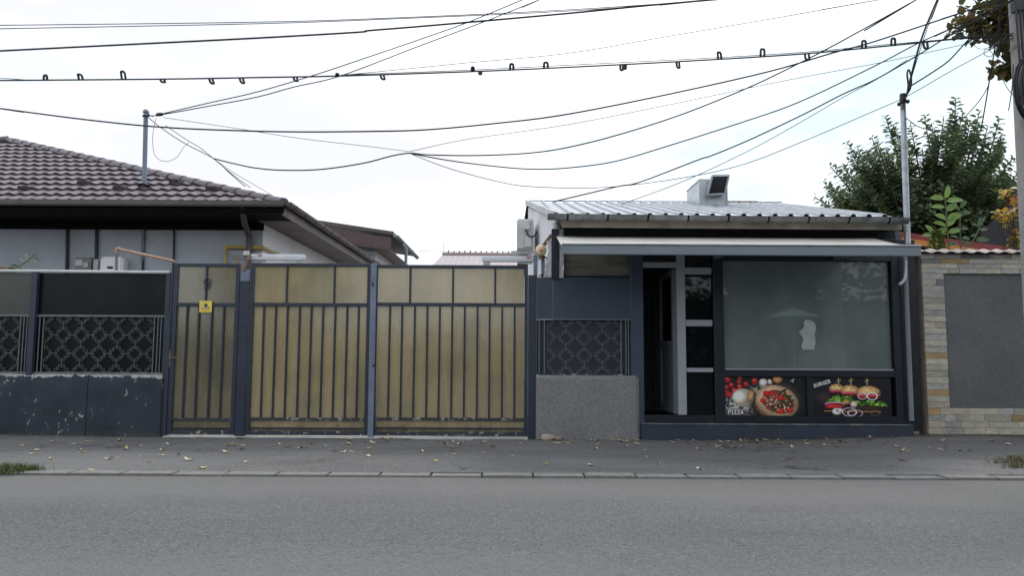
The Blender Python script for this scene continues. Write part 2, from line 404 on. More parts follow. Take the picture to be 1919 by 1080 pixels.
STONES = [stone('beige_stone', (0.46, 0.43, 0.36), (0.34, 0.32, 0.275)), stone('grey_stone', (0.44, 0.43, 0.395), (0.30, 0.30, 0.28)),
          stone('sand_stone', (0.48, 0.43, 0.34), (0.37, 0.335, 0.27)), stone('ochre_stone', (0.40, 0.275, 0.145), (0.33, 0.25, 0.165)),
          stone('slate_stone', (0.20, 0.20, 0.20), (0.15, 0.15, 0.155))]
M['grout'] = plain('sandy_grout', (0.30, 0.27, 0.215), 0.95, bump=0.4)
M['coping'] = plain('pink_coping_tile', (0.30, 0.245, 0.235), 0.65, var=0.25, sc=6, dirt=(0.14, 0.12, 0.12))
M['house_wall'] = plain('grey_house_render', (0.43, 0.465, 0.52), 0.9, var=0.09, sc=1.4, bump=0.2, bsc=60, dirt=(0.30, 0.32, 0.355))
M['white_wall'] = plain('pale_lilac_render', (0.80, 0.79, 0.83), 0.9, var=0.06, sc=1.2, bump=0.2, bsc=50)
def tile_mat():
    m = N('brown_metal_tile')
    oi = m.n('ShaderNodeObjectInfo')
    col = m.ramp(m.noise(2.5, 5), [(0.3, (0.100, 0.076, 0.092)), (0.7, (0.142, 0.114, 0.132))])
    col = m.mix(1.0, col, m.ramp(oi.outputs['Random'], [(0, 0.9), (1, 1.1)]), 'MULTIPLY')
    m.set(Base_Color=col, Roughness=0.42, Specular_IOR_Level=0.5); m.bump(m.noise(90, 3), 0.1, 0.002); return m.m
M['tile'] = tile_mat()
M['ridge'] = plain('brown_ridge_cap', (0.13, 0.108, 0.122), 0.45, var=0.12)
M['brown_metal'] = plain('brown_gutter_metal', (0.085, 0.070, 0.066), 0.45, var=0.2, sc=5)
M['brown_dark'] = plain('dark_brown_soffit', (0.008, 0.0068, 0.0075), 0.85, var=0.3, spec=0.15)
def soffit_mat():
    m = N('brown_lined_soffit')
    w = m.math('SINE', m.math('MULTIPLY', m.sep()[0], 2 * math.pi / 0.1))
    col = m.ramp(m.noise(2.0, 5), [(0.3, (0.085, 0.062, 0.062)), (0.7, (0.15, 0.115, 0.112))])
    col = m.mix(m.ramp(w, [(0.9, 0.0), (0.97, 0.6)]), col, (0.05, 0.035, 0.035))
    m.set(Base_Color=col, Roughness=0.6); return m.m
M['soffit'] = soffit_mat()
M['gutter_grey'] = plain('weathered_grey_gutter', (0.20, 0.205, 0.215), 0.5, metal=0.4, var=0.35, sc=5, dirt=(0.05, 0.045, 0.04))
M['fascia_wood'] = plain('pale_fascia_board', (0.34, 0.31, 0.25), 0.8, var=0.3, sc=3, dirt=(0.12, 0.1, 0.08))
def galv(name, c=(0.55, 0.575, 0.60), rough=0.42, met=0.55):
    m = N(name)
    col = m.ramp(m.voro(9, out='Distance'), [(0.0, tuple(v * 0.85 for v in c)), (0.6, tuple(min(v * 1.1, 1) for v in c))])
    col = m.mix(m.ramp(m.noise(1.3, 6, 0.65), [(0.48, 0.0), (0.74, 0.55)]), col, (0.24, 0.25, 0.265))
    m.set(Base_Color=col, Metallic=met, Roughness=m.ramp(m.noise(6, 4), [(0.3, rough - 0.1), (0.7, rough + 0.12)])); return m.m
M['galv'] = galv('galvanised_sheet', (0.34, 0.37, 0.41), 0.6, 0.25); M['galv_pole'] = galv('galvanised_pole', (0.42, 0.45, 0.50), 0.38)
M['steel_blue'] = plain('blue_grey_mast', (0.17, 0.215, 0.27), 0.45, var=0.1)
M['rust'] = plain('rusty_steel', (0.19, 0.125, 0.085), 0.85, var=0.35, sc=14, bump=0.4)
M['rust_roof'] = plain('rusty_ridge_edge', (0.28, 0.15, 0.09), 0.85, var=0.35, sc=9)
M['black'] = plain('black_plastic', (0.012, 0.012, 0.014), 0.45, var=0.2)
M['cable'] = plain('black_cable_sheath', (0.010, 0.010, 0.014), 0.5, var=0.2)
M['cable_grey'] = plain('thin_grey_wire', (0.055, 0.055, 0.06), 0.6, var=0.2)
M['white_plastic'] = plain('white_plastic', (0.86, 0.87, 0.90), 0.35, var=0.05, sc=3)
M['arm_grey'] = plain('pale_grey_arm', (0.56, 0.585, 0.63), 0.4, var=.06)
M['dull_white'] = plain('dull_white_metal', (0.56, 0.58, 0.58), 0.5, var=0.1, sc=4, dirt=(0.32, 0.32, 0.32))
M['red_mark'] = plain('red_print', (0.5, 0.03, 0.02), 0.5)
M['meter'] = plain('grey_meter_case', (0.17, 0.18, 0.19), 0.4, var=0.15)
M['meter_glass'] = plain('cloudy_meter_window', (0.42, 0.44, 0.44), 0.2, var=0.1)
M['copper'] = plain('primed_copper_pipe', (0.42, 0.27, 0.19), 0.5, var=0.25, sc=5)
M['pipe_grey'] = plain('brownish_grey_pipe', (0.20, 0.165, 0.17), 0.5, var=0.2)
M['gas'] = plain('yellow_gas_pipe', (0.46, 0.35, 0.10), 0.5, var=0.2, sc=6)
M['awning'] = plain('cream_awning_fabric', (0.72, 0.70, 0.655), 0.85, var=0.05, sc=2.0, dirt=(0.55, 0.51, 0.44))
M['awning_bar'] = plain('grey_awning_bar', (0.20, 0.235, 0.265), 0.42, var=0.06, sc=2)
M['grime'] = None
def grime():
    m = N('grimy_boarded_glass')
    f = m.noise(3.0, 6, 0.6, m.vec((0.5, 1, 4.0)))
    col = m.ramp(f, [(0.3, (0.10, 0.10, 0.09)), (0.55, (0.22, 0.205, 0.175)), (0.75, (0.34, 0.32, 0.27))])
    m.set(Base_Color=col, Roughness=0.4); m.bump(m.noise(20, 3), 0.1, 0.003); return m.m
M['grime'] = grime()
def film():
    m = N('frosted_window_film')
    f = m.noise(1.5, 5, 0.6, m.vec((1, 1, 0.7)))
    col = m.ramp(f, [(0.3, (0.125, 0.158, 0.158)), (0.7, (0.195, 0.232, 0.228))])
    st = m.ramp(m.noise(9, 6, 0.7, m.vec((1, 1, 0.25))), [(0.60, 0.0), (0.8, 0.3)])
    col = m.mix(st, col, (0.21, 0.245, 0.235))
    m.set(Base_Color=col, Roughness=0.30, Specular_IOR_Level=0.35, Coat_Weight=1.0, Coat_Roughness=0.02, Coat_IOR=1.5); return m.m
M['film'] = film()
def glass():
    m = N('dark_glass'); m.set(Base_Color=(0.006, 0.008, 0.010), Roughness=0.03, Specular_IOR_Level=0.5)
    m.bump(m.noise(2.5, 2), 0.03, 0.004); return m.m
M['glass'] = glass()
M['pvc'] = plain('greying_white_frame', (0.35, 0.372, 0.405), 0.4, var=0.06)
M['pvc_dim'] = plain('dark_inner_frame', (0.17, 0.19, 0.21), 0.5, var=0.1)  # darker copy of the frame white, for door leaf and inner frames
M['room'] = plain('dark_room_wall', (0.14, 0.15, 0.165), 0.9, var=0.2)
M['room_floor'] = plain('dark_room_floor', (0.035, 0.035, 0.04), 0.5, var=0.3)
M['pane_patch'] = plain('crumpled_white_patch', (0.42, 0.46, 0.455), 0.8, var=0.10, sc=14, bump=0.5, bsc=20, bd=0.01)
M['lamp_lens'] = plain('amber_lamp_lens', (0.80, 0.62, 0.40), 0.25, var=0.08)
M['clear_wrap'] = plain('crumpled_clear_wrap', (0.62, 0.63, 0.66), 0.25, var=0.2, sc=20, bump=0.6, bsc=25, bd=0.01)
M['ac'] = plain('off_white_ac_casing', (0.60, 0.61, 0.61), 0.45, var=0.07, dirt=(0.42, 0.42, 0.41))
M['ac_dark'] = plain('ac_fin_grey', (0.20, 0.21, 0.21), 0.6, var=0.2)
M['pole'] = plain('weathered_concrete_pole', (0.33, 0.32, 0.315), 0.9, var=0.16, sc=7, bump=0.5, bsc=90, bd=0.006, dirt=(0.20, 0.195, 0.19))
M['bark'] = plain('grey_bark', (0.075, 0.062, 0.050), 0.95, var=0.35, sc=9, bump=0.7, bsc=30, bd=0.02)
M['stem'] = plain('green_stem', (0.12, 0.14, 0.07), 0.8, var=0.2)
def leafmat(name, cols, trans=0.3, rough=0.5):
    m = N(name)
    rnd = m.n('ShaderNodeNewGeometry').outputs['Random Per Island']
    k = len(cols); stops = [(i / max(k - 1, 1), c) for i, c in enumerate(cols)]
    col = m.ramp(rnd, stops)
    col = m.mix(0.35, col, m.mix(1.0, col, m.ramp(m.noise(25, 3), [(0.3, 0.7), (0.7, 1.3)]), 'MULTIPLY'))
    m.set(Base_Color=col, Roughness=rough, Specular_IOR_Level=0.35)
    tr = m.n('ShaderNodeBsdfTranslucent'); m.l(col, tr.inputs[0])
    mx = m.n('ShaderNodeMixShader'); mx.inputs[0].default_value = trans
    m.l(m.b.outputs[0], mx.inputs[1]); m.l(tr.outputs[0], mx.inputs[2]); m.l(mx.outputs[0], m.o.inputs[0]); return m.m
M['leaf_dark'] = leafmat('dark_tree_leaf', [(0.062, 0.10, 0.058), (0.10, 0.15, 0.075), (0.18, 0.24, 0.11), (0.08, 0.12, 0.08)], 0.42, 0.4)
M['leaf_autumn'] = leafmat('autumn_leaf', [(0.06, 0.068, 0.022), (0.10, 0.10, 0.035), (0.085, 0.08, 0.03), (0.20, 0.115, 0.03), (0.07, 0.08, 0.03)], 0.35)
M['leaf_yellow'] = leafmat('yellow_shrub_leaf', [(0.62, 0.36, 0.04), (0.50, 0.38, 0.10), (0.32, 0.32, 0.10), (0.70, 0.42, 0.05)], 0.3)
M['leaf_bright'] = leafmat('bright_green_leaf', [(0.19, 0.31, 0.08), (0.24, 0.37, 0.11)], 0.35, 0.35)
M['leaf_bluegreen'] = leafmat('blue_green_leaf', [(0.13, 0.20, 0.12), (0.10, 0.16, 0.09), (0.18, 0.26, 0.13)], 0.3, 0.35)
M['leaf_lime'] = leafmat('lime_shrub_leaf', [(0.13, 0.19, 0.03), (0.09, 0.14, 0.025)], 0.3)
M['grass'] = leafmat('grass_blade', [(0.05, 0.085, 0.025), (0.08, 0.115, 0.035), (0.14, 0.13, 0.05)], 0.25)
M['weed'] = leafmat('weed_blade', [(0.09, 0.14, 0.04), (0.13, 0.18, 0.06)], 0.3)
M['dry_grass'] = leafmat('dry_grass_blade', [(0.09, 0.10, 0.04), (0.19, 0.165, 0.08), (0.07, 0.085, 0.035)], 0.25)
def fallen(name, c):
    m = N(name)
    col = m.ramp(m.noise(35, 4), [(0.3, tuple(v * 0.6 for v in c)), (0.65, c)])
    m.set(Base_Color=col, Roughness=0.7); return m.m
FALL = [fallen('pale_dry_leaf', (0.70, 0.63, 0.42)), fallen('straw_dry_leaf', (0.66, 0.53, 0.25)), fallen('tan_dry_leaf', (0.50, 0.37, 0.18)), fallen('brown_dry_leaf', (0.17, 0.12, 0.07))]
FALL_Y = fallen('bright_yellow_leaf', (0.62, 0.48, 0.05)); FALL_O = fallen('orange_leaf', (0.50, 0.25, 0.05)); FALL_G = fallen('green_leaf', (0.25, 0.33, 0.06))

# ================================================================== SETTING
def zgr(x, y):                    # pavement level: lifts a little towards both ends of the frontage
    t = max(0.0, min(1.0, (y + 3.4) / 3.4))
    l = max(0.0, min(1.0, (-5.0 - x) / 2.5)); r = max(0.0, min(1.0, (x - 3.2) / 2.6))
    return t * (0.035 * l * l + 0.07 * r * r * (3 - 2 * r))
KB = G(960, 887).y                # back of kerb
KF = KB + (G(960, 893).y - KB)    # front edge of kerb top
ROADZ = -0.018
g = MB(); g.quad((-400, -400, -0.12), (400, -400, -0.12), (400, 600, -0.12), (-400, 600, -0.12)); g.build('ground', M['soil'], kind='structure')
g = MB(); nx, ny = 60, 10
for j in range(ny):
    for i in range(nx):
        x0, x1 = -40 + 80 * i / nx, -40 + 80 * (i + 1) / nx; y0, y1 = KF - 9.5 + 9.5 * j / ny, KF - 9.5 + 9.5 * (j + 1) / ny
        h = lambda x, y: ROADZ + 0.05 * (1 - ((y - (KF - 4.5)) / 4.5) ** 2) * (1 if y > KF - 9 else 0) * 0.4
        g.quad((x0, y0, h(x0, y0)), (x1, y0, h(x1, y0)), (x1, y1, h(x1, y1)), (x0, y1, h(x0, y1)))
g.build('road', M['road'], kind='structure')
g = MB(); nx, ny = 160, 14; YB = 0.30
vs = [(-40 + 80 * i / nx, KB + (YB - KB) * j / ny, 0) for j in range(ny + 1) for i in range(nx + 1)]
vs = [(x, y, zgr(x, y) + 0.006 * mnoise.noise((x * 0.9, y * 0.9, 3.0)) * (1 if KB + 0.1 < y < -0.1 else 0)) for x, y, _ in vs]
g.add(vs, [(j*(nx+1)+i, j*(nx+1)+i+1, (j+1)*(nx+1)+i+1, (j+1)*(nx+1)+i) for j in range(ny) for i in range(nx)])
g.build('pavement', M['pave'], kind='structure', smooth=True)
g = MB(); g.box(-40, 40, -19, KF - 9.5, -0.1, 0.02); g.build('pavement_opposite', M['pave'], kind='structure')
g = MB(); g.box(-40, 40, 0.30, 0.5, -0.1, -0.02); g.build('yard_edge', M['pale_concrete'], kind='structure')
# kerb: single stones with open joints
kerb = bpy.data.objects.new('kerb', None); COL.objects.link(kerb); kerb.location = (0, KF, -0.12); ORI['kerb'] = Vector((0, KF, -0.12)); tag(kerb, kind='structure')
KL = 0.5
kms = []
for v in range(4):
    mb = MB(); r_ = random.Random(v)
    e = [r_.uniform(-0.004, 0.004) for _ in range(6)]
    mb.box(-KL/2 + 0.007, KL/2 - 0.008, KF + e[0], KB - 0.004, -0.12, 0.002 + e[1]); me = mb.mesh('kerb_stone', M['kerb'], (0, KF, 0), bevel=0.006, seg=2); kms.append(me)
kx0 = G(999, 890).x
for i in range(-22, 23):
    piece('kerb_stone', kms[rng.randrange(4)], kerb, (kx0 + KL/2 + i * KL, KF + rng.uniform(-0.006, 0.006), rng.uniform(-0.006, 0.004)), (rng.uniform(-.02, .02), 0, rng.uniform(-.006, .006)))
# pale concrete threshold under the gates
mb = MB(); mb.box(X(318), X(990), -0.10, 0.12, -0.05, 0.012); mb.build('threshold', M['pale_concrete'], kind='structure', bevel=0.006)

# ================================================================== LEFT FENCE ON ITS LOW WALL
YF = 0.0
xl, xr = -9.5, X(305, 750)
zt = Z(702, 160)
lw = thing('low_wall', 'peeling navy low wall under the scrollwork fence', 'wall', (-6.5, 0, 0))
xj = X(167, 760)
def wall_block(name, x0, x1, y0, y1, z0, z1, mat, parent, nx=24, nz=8, amp=0.006, rad=0.03):
    mb = MB(); vs = []; fs = []
    for j in range(nz + 1):
        for i in range(nx + 1):
            x = x0 + (x1 - x0) * i / nx; z = z0 + (z1 - z0) * j / nz
            y = y0 + amp * mnoise.noise((x * 2.3, z * 2.3, 1.7)) + (rad * 0.5 if j == nz else 0)
            vs.append((x, y, z + (amp * mnoise.noise((x * 3, 5, 0)) if j == nz else 0)))
    k = nx + 1; fs = [(j*k+i, j*k+i+1, (j+1)*k+i+1, (j+1)*k+i) for j in range(nz) for i in range(nx)]
    b = len(vs)
    for i in range(nx + 1):
        x = x0 + (x1 - x0) * i / nx; vs.append((x, y1, z1 + 0.004))
    for i in range(nx + 1):
        x = x0 + (x1 - x0) * i / nx; vs.append((x, y1, z0))
    fs += [(nz*k+i, nz*k+i+1, b+i+1, b+i) for i in range(nx)] + [(b+i, b+i+1, b+k+i+1, b+k+i) for i in range(nx)]
    fs += [tuple([j*k for j in range(nz, -1, -1)] + [b+k, b]), tuple([j*k+nx for j in range(nz + 1)] + [b+nx, b+k+nx])]
    mb.add(vs, fs); return mb.build(name, mat, parent, smooth=True)
wall_block('wall_block', xl, xj - 0.006, YF - 0.055, YF + 0.14, -0.1, zt, M['low_wall'], lw)
wall_block('wall_block', xj + 0.006, xr, YF - 0.06, YF + 0.14, -0.1, zt, M['low_wall'], lw)

def spiral(c, a0, r0_, r1, turns, n=14):
    return [(c[0] + (r0_ + (r1 - r0_) * i / n) * math.cos(a0 + turns * 2 * math.pi * i / n), c[1] + (r0_ + (r1 - r0_) * i / n) * math.sin(a0 + turns * 2 * math.pi * i / n)) for i in range(n + 1)]
def motif_mesh(w, mat, name):
    """four C-scrolls back to back round an open centre (in the xz plane)"""
    mb = MB(); h = w / 2
    for k in range(4):
        a = k * math.pi / 2
        # C-scroll along the top side: back at z=h, ends curled inwards
        rc = w * 0.105
        cx, cz = w * 0.165, h - rc * 1.02
        rightc = spiral((cx, cz), math.pi / 2, rc, rc * 0.42, -1.08, 12)
        leftc = [(-x, z) for x, z in rightc][::-1]
        path = leftc + rightc
        pts = [(x * math.cos(a) - z * math.sin(a), 0.0, x * math.sin(a) + z * math.cos(a)) for x, z in path]
        mb.tube(pts, w * 0.0118, 4)
        # small barb inside
    for sx in (-1, 1):
        for sz in (-1, 1):
            mb.tube([(sx * w * 0.36, 0, sz * w * 0.36), (sx * w * 0.24, -0.004, sz * w * 0.24)], w * 0.017, 4)
    return mb.mesh(name, mat, smooth=True)
fence = thing('fence', 'dark iron scrollwork fence with black privacy panels on low wall', 'fence', (-6.5, 0, zt))
def vbar(name, parent, px, py0, py1, w, d, y, mat, bevel=0.003, z0=None, z1=None):
    x = X(px, (py0 + py1) / 2, y)
    mb = MB(); mb.box(x - w/2, x + w/2, y - d/2, y + d/2, Z(py1, px, y) if z0 is None else z0, Z(py0, px, y) if z1 is None else z1)
    return mb.build(name, mat, parent, bevel=bevel)
ztop = Z(509, 160); zmid = Z(592, 160)
vbar('post', fence, 62, 509, 700, 0.085, 0.07, -0.02, M['navy'], z0=zt - 0.01, z1=ztop - 0.015)
vbar('post', fence, 313, 509, 700, 0.06, 0.06, 0.0, M['navy'], z0=zt - 0.01, z1=ztop - 0.015)
mb = MB(); mb.tube([(xl, -0.01, ztop), (X(62, 509), -0.01, ztop)], 0.021, 10); mb.build('top_rail', M['dull_white'], fence, smooth=True)
mb = MB(); mb.tube([(X(62, 509) + .003, -0.012, ztop - 0.002), (X(318, 511), -0.012, Z(511, 318))], 0.023, 10); mb.build('top_rail', M['dull_white'], fence, smooth=True)
mb = MB(); mb.box(xl, X(313) - 0.034, -0.015, 0.015, zmid - 0.012, zmid + 0.012); mb.build('middle_rail', M['grille'], fence)
mb = MB(); mb.box(xl, X(313) - 0.034, -0.02, 0.02, zt + 0.006, zt + 0.03); mb.build('bottom_rail', M['grille'], fence)
mb = MB(); mb.box(xl, X(57), 0.016, 0.024, zmid + 0.013, ztop - 0.024); mb.build('privacy_panel', M['olive_panel'], fence, label='dull olive translucent panel at the left end')
mb = MB(); mb.box(X(63), X(311), 0.016, 0.024, zmid + 0.013, ztop - 0.026); mb.build('privacy_panel', M['black_panel'], fence)
mb = MB(); mb.box(xl, X(311), 0.05, 0.058, zt + 0.0, zmid - 0.013); mb.build('backing_sheet', M['black_panel'], fence)
for px in (36, 42.5, 48.5, 72, 79.5, 287.5, 294.5, 300.5, -75): vbar('baluster', fence, px, 594, 699, 0.014, 0.014, 0.0, M['grille'], z0=zt + 0.03, z1=zmid - 0.012)
mw = (X(287, 650) - X(83, 650)) / 6
mm = motif_mesh(mw * 0.985, M['grille'], 'scroll')
mzh = (zmid - 0.012 - zt - 0.03) / 3
for c in range(6):
    for r_ in range(3):
        piece('scroll', mm, fence, (X(83) + mw * (c + .5), 0.0, zt + 0.03 + mzh * (r_ + .5)), (0, 0, 0), (1, 1, mzh / mw))
for c in range(5):
    for r_ in range(3):
        piece('scroll', mm, fence, (X(33) - mw * (c + .5), 0.0, zt + 0.03 + mzh * (r_ + .5)), (0, 0, 0), (1, 1, mzh / mw))

# ================================================================== GATES
ZB, ZT = 0.03, Z(496, 700)
def gate(name, label, pxl, pxr, uppers, bars, polym, npx, zt_, y=0.0, post_l=0.06, post_r=0.06, extra=()):
    xl_, xr_ = X(pxl), X(pxr); zm = Z(571, (pxl+pxr)/2); zl = Z(786, (pxl+pxr)/2); zk = Z(803, (pxl+pxr)/2)
    t = thing(name, label, 'gate', ((xl_+xr_)/2, y, ZB))
    m = M['navy']
    mb = MB(); mb.box(xl_, xl_+post_l, y-.025, y+.025, ZB, zt_); mb.build('stile', m, t, bevel=.004)
    mb = MB(); mb.box(xr_-post_r, xr_, y-.025, y+.025, ZB, zt_); mb.build('stile', m, t, bevel=.004)
    a, b = xl_+post_l+.0005, xr_-post_r-.0005
    mb = MB(); mb.box(a, b, y-.024, y+.024, zt_-.045, zt_-.001); mb.build('top_rail', m, t, bevel=.004)
    mb = MB(); mb.box(a, b, y-.022, y+.022, zm-.028, zm+.022); mb.build('middle_rail', m, t, bevel=.004)
    mb = MB(); mb.box(a, b, y-.022, y+.022, zl-.022, zl+.018); mb.build('lower_rail', M['navy_worn'], t, bevel=.004)
    mb = MB(); mb.box(a, b, y-.018, y+.018, zk-.010, zk+.008); mb.build('kick_bar', M['navy_bar'], t, bevel=.003)
    mb = MB(); mb.box(a, b, y-.022, y+.022, ZB, ZB+.055); mb.build('bottom_rail', M['navy_worn'], t, bevel=.004)
    # ribbed plastic panels behind the bars
    ux = [a] + [X(p, 535) for p in uppers] + [b]
    for i in range(len(ux)-1):
        mb = MB(); mb.box(ux[i]+.004, ux[i+1]-.004, y+.004, y+.012, zm+.0225, zt_-.0455); mb.build('plastic_panel', polym, t)
    cuts = [a] + [X(p, 680) for p in bars[2:-1:4]] + [b]
    for i in range(len(cuts)-1):
        mb = MB(); mb.box(cuts[i]+.0015, cuts[i+1]-.0015, y+.0155, y+.0215, zl+.0185, zm-.0285); mb.build('plastic_panel', polym, t)
    mb = MB(); mb.box(a+.001, b-.001, y+.0155, y+.0215, ZB+.0555, zl-.0225); mb.build('plastic_panel', polym, t)
    for p in uppers:
        x = X(p, 535); mb = MB(); mb.box(x-.013, x+.013, y-.018, y+.014, zm+.022, zt_-.045); mb.build('glazing_bar', M['navy_bar'], t, bevel=.003)
    for p in bars:
        x = X(p, 680); w = .0125; mb = MB(); dx = rng.uniform(-.004, .004)
        mb.poly([(x-w+dx, y-.016, zl+.018), (x+w+dx, y-.016, zl+.018), (x+w, y-.016, zm-.028), (x-w, y-.016, zm-.028)], (0, .030, 0)); mb.build('bar', M['navy_bar'], t, bevel=.003)
    return t
pg = gate('pedestrian_gate', 'narrow navy pedestrian gate with house number nine and dim plastic panels', 321, 446, [387], [347, 369, 393.5, 416], M['poly_dim'], 0, Z(494, 385))
mb = MB(); mb.tube([P(316, 671, -.05), P(336, 671, -.055)], .008, 8); mb.tube([P(319, 671, -.05), P(319, 671, -.02)], .007, 8); mb.box(X(316), X(322), -.032, -.0255, Z(692), Z(660)); mb.build('handle', M['rust'], pg, smooth=True)
# house number 9, flat cut metal
def nine(cx, cz, y, h):
    mb = MB(); path = []
    rr = h * 0.27
    for i in range(17):
        a = math.pi * 2 * i / 16; path.append((cx + rr * .86 * math.cos(a), y, cz + h*.22 + rr * math.sin(a)))
    mb.tube(path[:-1], h*.055, 6, closed=True)
    tail = [(cx + rr*.86, y, cz + h*.22), (cx + rr*.84, y, cz + h*.02), (cx + rr*.62, y, cz - h*.24), (cx + rr*.2, y, cz - h*.40), (cx - rr*.35, y, cz - h*.42), (cx - rr*.85, y, cz - h*.28)]
    mb.tube(smooth_path(tail, 4), h*.055, 6); return mb
q = P(387.5, 533, -.03); nine(q.x, q.z, -.03, .165).build('house_number', M['navy_bar'], pg, smooth=True)
gate('driveway_gate', 'left leaf of navy driveway gate beside the post with rusty bracket', 466, 692, [538, 627], [491.5, 514, 536, 559, 581, 603, 626, 648.5, 670], M['poly'], 0, ZT + .012, post_l=.055, post_r=.045)
gate('driveway_gate', 'right leaf of navy driveway gate nearest the speckled plinth', 704.3, 989, [769, 849, 928], [729, 752, 776, 799.5, 823, 846.5, 870, 894, 917, 940.5, 964], M['poly'], 0, ZT - .002, post_l=.012, post_r=.05)
# meeting post between the leaves (pale worn paint)
xq = X(698.5); mb = MB(); mb.box(xq-.037, xq+.042, -.055, .03, .012, ZT+.01)
single('gate_post', mb, M['blue_grey'], 'pale worn blue grey post where the two driveway leaves meet', 'post', (xq, 0, .012), bevel=.006)
gp = thing('gate_post', 'navy sleeved post between pedestrian gate and driveway gate', 'post', (X(456), 0, 0))
xa, xb = X(447.5), X(465)
for i, (z0_, z1_) in enumerate(((0.0, Z(712)), (Z(712)+.003, Z(617)), (Z(617)+.003, Z(531)), (Z(531)+.003, Z(509)))):
    mb = MB(); mb.box(xa, xb - .003, -.045, .05, z0_, z1_); mb.build('sleeve', M['navy'] if i < 3 else M['blue_grey'], gp, bevel=.005)
xq = X(318.5); mb = MB(); mb.box(xq-.035, xq+.010, -.04, .05, 0.0, Z(592)); mb.box(xq-.012, xq+.0095, -.03, .04, Z(592), Z(497))
single('gate_post', mb, M['navy'], 'navy hinge post between scrollwork fence and pedestrian gate', 'post', (xq, 0, 0), bevel=.005)
mb = MB(); mb.box(X(989)+.003, X(1005.6), -.04, .05, 0.0, Z(516)); 
single('gate_post', mb, M['navy'], 'navy hinge post beside the speckled plinth', 'post', (X(996), 0, 0), bevel=.006)
# warning sign
sg = thing('warning_sign', 'small yellow guard dog warning sign on pedestrian gate', 'sign', P(385, 575, -.032))
YS = -.030
M['sign_yellow'] = plain('sign_yellow', (0.78, 0.62, 0.10), 0.4, var=0.05); M['sign_black'] = plain('sign_black_print', (0.02, 0.02, 0.02), 0.5); M['sign_white'] = plain('sign_white_print', (0.7, 0.7, 0.66), 0.5); M['sign_orange'] = plain('sign_orange_print', (0.55, 0.18, 0.03), 0.5)
a = P(374, 564, YS); b = P(396.5, 586, YS); w = b.x - a.x; h = a.z - b.z
mb = MB(); mb.box(a.x, b.x, YS, YS+.004, b.z, a.z); mb.build('plate', M['sign_yellow'], sg, bevel=.001)
def sp(u, v, d=.0008): return (a.x + u*w, YS - d, a.z - v*h)
mb = MB(); mb.poly([sp(.20,.64), sp(.80,.64), sp(.50,.12)], (0, .0006, 0)); mb.build('triangle', M['sign_black'], sg)
mb = MB(); mb.poly([sp(.27,.62,.0016), sp(.46,.62,.0016), sp(.42,.42,.0016), sp(.33,.40,.0016)], (0, .0006, 0)); mb.poly([sp(.52,.62,.0016), sp(.68,.62,.0016), sp(.66,.48,.0016), sp(.58,.50,.0016)], (0, .0006, 0)); mb.poly([sp(.46,.22,.0016), sp(.52,.22,.0016), sp(.54,.30,.0016), sp(.45,.30,.0016)], (0,.0006,0)); mb.build('dog_picture', M['sign_white'], sg)
mb = MB()
for i in range(9):
    u = .18 + i*.075; mb.poly([sp(u,.76), sp(u+.05,.76), sp(u+.05,.69), sp(u,.69)], (0,.0006,0))
mb.build('warning_text', M['sign_orange'], sg)
mb = MB()
for i in range(16):
    u = .12 + i*.05; mb.poly([sp(u,.89), sp(u+.035,.89), sp(u+.035,.85), sp(u,.85)], (0,.0006,0))
mb.build('small_text', M['sign_orange'], sg)
# swing gate openers
def opener(label, pxl, pxr, py0, py1, flip):
    Yo = .16
    t = thing('gate_opener', label, 'gate opener', P((pxl+pxr)/2, py1+10, Yo))
    A = P(pxl, (py0+py1)/2, Yo); B = P(pxr, (py0+py1)/2, Yo); hh = abs(P(pxl, py0, Yo).z - P(pxl, py1, Yo).z)
    mb = MB(); n = 10; zc = (A.z + B.z) / 2
    prof = [(-.045, -.5), (.045, -.5), (.048, .15), (.03, .5), (-.03, .5), (-.048, .15)]
    xs = [(A.x, .8), (A.x+.012, 1), (B.x-.03, 1), (B.x-.008, .88), (B.x, .6)] if not flip else [(A.x, .6), (A.x+.008, .88), (A.x+.03, 1), (B.x-.012, 1), (B.x, .8)]
    vs = []; fs = []
    for x, s_ in xs:
        for (yy, zz) in prof: vs.append((x, Yo + yy*s_, zc + zz*hh*s_))
    k = len(prof)
    for i in range(len(xs)-1):
        for j in range(k): fs.append((i*k+j, i*k+(j+1)%k, (i+1)*k+(j+1)%k, (i+1)*k+j))
    fs += [tuple(range(k))[::-1], tuple((len(xs)-1)*k + j for j in range(k))]
    mb.add(vs, fs); mb.build('arm_housing', M['arm_grey'], t, smooth=True)
    zb = zc - hh*.5
    e = (B.x - .07) if not flip else (A.x + .07)
    mb = MB(); mb.box(e-.05, e+.05, Yo-.03, Yo+.03, zb-.045, zb-.002); mb.build('end_clevis', M['dull_white'], t, bevel=.004)
    mb = MB(); m0, m1 = (A.x+.02, A.x+.22) if not flip else (B.x-.22, B.x-.02)
    mb.box(m0, m1, Yo-.025, Yo+.025, zb-.03, zb-.002); mb.build('mounting_rail', M['dull_white'], t)
    xm = A.x + .1 if not flip else B.x - .12
    mb = MB(); mb.poly([(xm, Yo-.052, zc+hh*.32), (xm+.09, Yo-.052, zc+hh*.32), (xm+.045, Yo-.052, zc+hh*.02)], (0, .004, 0)); mb.build('red_emblem', M['red_mark'], t)
    return t
o1 = opener('white gate opener arm above left driveway leaf with rusty bracket', 470, 572, 477, 488, False)
mb = MB(); mb.bar(P(440, 481, .08), P(456, 505, -.05), .012, .03); mb.bar(P(466, 478, -.05), P(457, 508, -.052), .014, .03); mb.build('rusty_bracket', M['rust'], o1)
mb = MB(); mb.box(X(437,482,.1), X(470,482,.1), .07, .13, Z(487,450,.1), Z(477,450,.1)); mb.build('cross_bracket', M['gutter_grey'], o1, bevel=.003)
